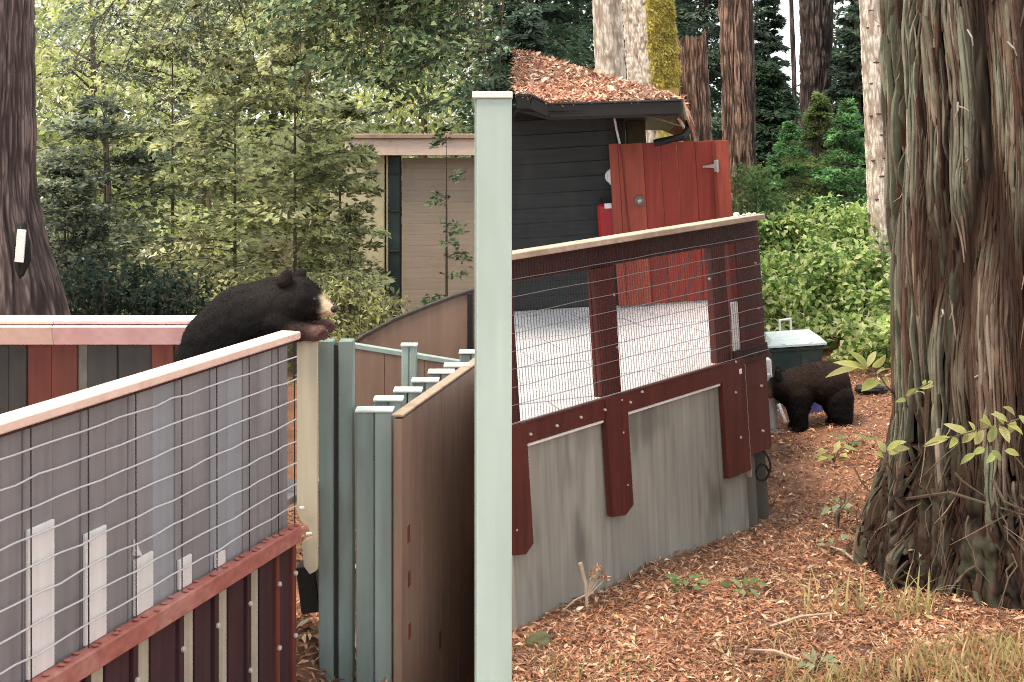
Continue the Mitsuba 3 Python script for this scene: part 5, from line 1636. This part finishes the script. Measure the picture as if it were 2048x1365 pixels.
left_conifer(210, 200, 16.5, 520, PLD, 'dark bluish green conifer right of the dark trunk', nb=48, per=120, leaf=.10, droop=.3, shape=.45, lw=.5, wid=.45)
left_conifer(345, 20, 17.5, 560, PLM, 'grey green conifer with thin stem left of the bear', nb=48, per=120, leaf=.10, droop=.3, shape=.4, lw=.5, wid=.45)
left_conifer(470, 120, 16.0, 520, PLM, 'olive green conifer directly behind the bear\'s back', nb=48, per=120, leaf=.10, droop=.35, shape=.45, lw=.5, wid=.45)
left_conifer(590, 60, 15.5, 500, PLM, 'olive green conifer above the bear\'s head', nb=48, per=120, leaf=.10, droop=.35, shape=.45, lw=.5, wid=.45)
left_conifer(130, 330, 14.5, 300, PLD, 'low dark conifer at the foot of the dark trunk', nb=60, per=170, leaf=.07, droop=.35, shape=.45, lw=.5, wid=.45)
left_conifer(700, 420, 13.5, 260, PLM, 'small olive conifer right of the bear\'s head, before the tan building', nb=50, per=120, leaf=.05, droop=.35, shape=.7)
left_conifer(680, 200, 16.8, 260, PLM, 'olive conifer partly hiding the pale wall of the tan building', nb=60, per=130, leaf=.09, droop=.35, shape=.4, lw=.5, wid=.45)
left_conifer(893, 250, 13.0, 130, PLG, 'thin sapling standing before the tan building', nb=15, per=50, leaf=.06, droop=.4, rt=.022, z0f=.3, shape=.5)
cl = []
for i in range(60):
    p = V(rng.uniform(90, 420), rng.uniform(540, 640), rng.uniform(12.0, 13.5))
    cl.append([p[0], p[1], p[2], rng.uniform(.15, .3)])
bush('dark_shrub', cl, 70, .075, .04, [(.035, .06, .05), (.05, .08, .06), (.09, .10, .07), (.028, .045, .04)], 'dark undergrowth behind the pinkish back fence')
cl = []
for i in range(30):
    p = V(rng.uniform(640, 790), rng.uniform(560, 690), rng.uniform(12.5, 14))
    cl.append([p[0], p[1], p[2], rng.uniform(.12, .26)])
bush('leafy_shrub', cl, 60, .07, .04, PLM + PLB[:2], 'yellow green shrub right of the bear\'s muzzle')


def hanging(name, items, n, pal, label, leaf=.06, wid=.30):
    """Branches of a tree whose stem stands outside the picture. items: pixel start, pixel end, distance."""
    k = thing(name, label, 'tree')
    P0, D, L, st = [], [], [], []
    for x0, y0, x1, y1, d in items:
        a, b = V(x0, y0, d), V(x1, y1, d + rng.uniform(-.5, .5))
        l = np.linalg.norm(b - a)
        t = np.linspace(0, 1, 6)
        pts = a + (b - a) * t[:, None] + np.stack([0 * t, 0 * t, .18 * l * np.sin(np.pi * t)], 1)
        st.append(tube(pts, np.linspace(.010, .003, 6), 5, cap=False))
        for j in range(6):
            u = rng.uniform(.3, 1.0)
            o = a + (b - a) * u + [0, 0, .18 * l * math.sin(math.pi * u)]
            sd = rng.choice([-1, 1]) if o[0] / o[1] * F + 1024 < 800 else -1
            dv = nrm(np.array([sd * rng.uniform(.6, 1), rng.normal(0, .5), rng.uniform(-.25, .12)]))
            ln = rng.uniform(.35, .8)
            P0.append(o); D.append(dv); L.append(ln)
            tt = np.linspace(0, 1, 4)
            st.append(tube(o + dv * ln * tt[:, None] - UP * (.25 * ln * tt ** 2)[:, None], [.004, .003, .002, .0015], 4, cap=False))
    P0, D, L = np.array(P0), np.array(D), np.array(L)
    P, Dl, N, Ll, C = spray_points(P0, D, L, max(20, n // 6), np.full(len(L), .25), np.maximum(L * .42, .15), leaf, pal)
    m, c = leaves(P, Dl, N, Ll, Ll * .5, C, .2, .1)
    put(k + '__foliage', m, 'mat_leaf', color=c)
    put(k + '__branch', cat_mesh(st), 'mat_twig')
    return k, items


it = []
for i in range(46):
    x1, y1 = rng.uniform(640, 1000), rng.uniform(-30, 215)
    it.append((min(x1 + rng.uniform(-120, 160), 1015), min(y1 - 120, -30) - rng.uniform(30, 180), x1, y1, rng.uniform(10.5, 13.5)))
hanging('overhanging_conifer', it, 340, PLG, 'dark green hanging conifer branches at the top beside the tall steel post', .08)
it = []
for i in range(22):
    x1, y1 = rng.uniform(330, 690), rng.uniform(-20, 200)
    it.append((x1 + rng.uniform(-120, 200), min(y1 - 100, -30) - rng.uniform(30, 160), x1, y1, rng.uniform(12, 15)))
hanging('overhanging_conifer', it, 300, PLM, 'olive grey hanging conifer branches at the top above the bear', .08)
it = [(330, -60, 110, 200, 13), (300, -70, 150, 190, 13.2), (340, -60, 180, 150, 13.5), (360, -50, 225, 195, 13), (430, -60, 300, 110, 13), (470, -60, 300, 190, 13.4), (560, -60, 390, 180, 13.2)]
hanging('overhanging_conifer', it, 420, PLD, 'dark slanting conifer bough crossing the bright leaves at the upper left', .055, .16)
m, c = mass(70000, -24, 0.2, 36, 52, -3, 7.0, .26, [tuple(np.array(p) * .8) for p in PLB] + PLM, 47, .37)
put('far_woodland', m, 'mat_leaf', color=c, kind='stuff', label='yellow green far woodland with sunlight put into its leaf colour, behind the left yard', cat='forest')
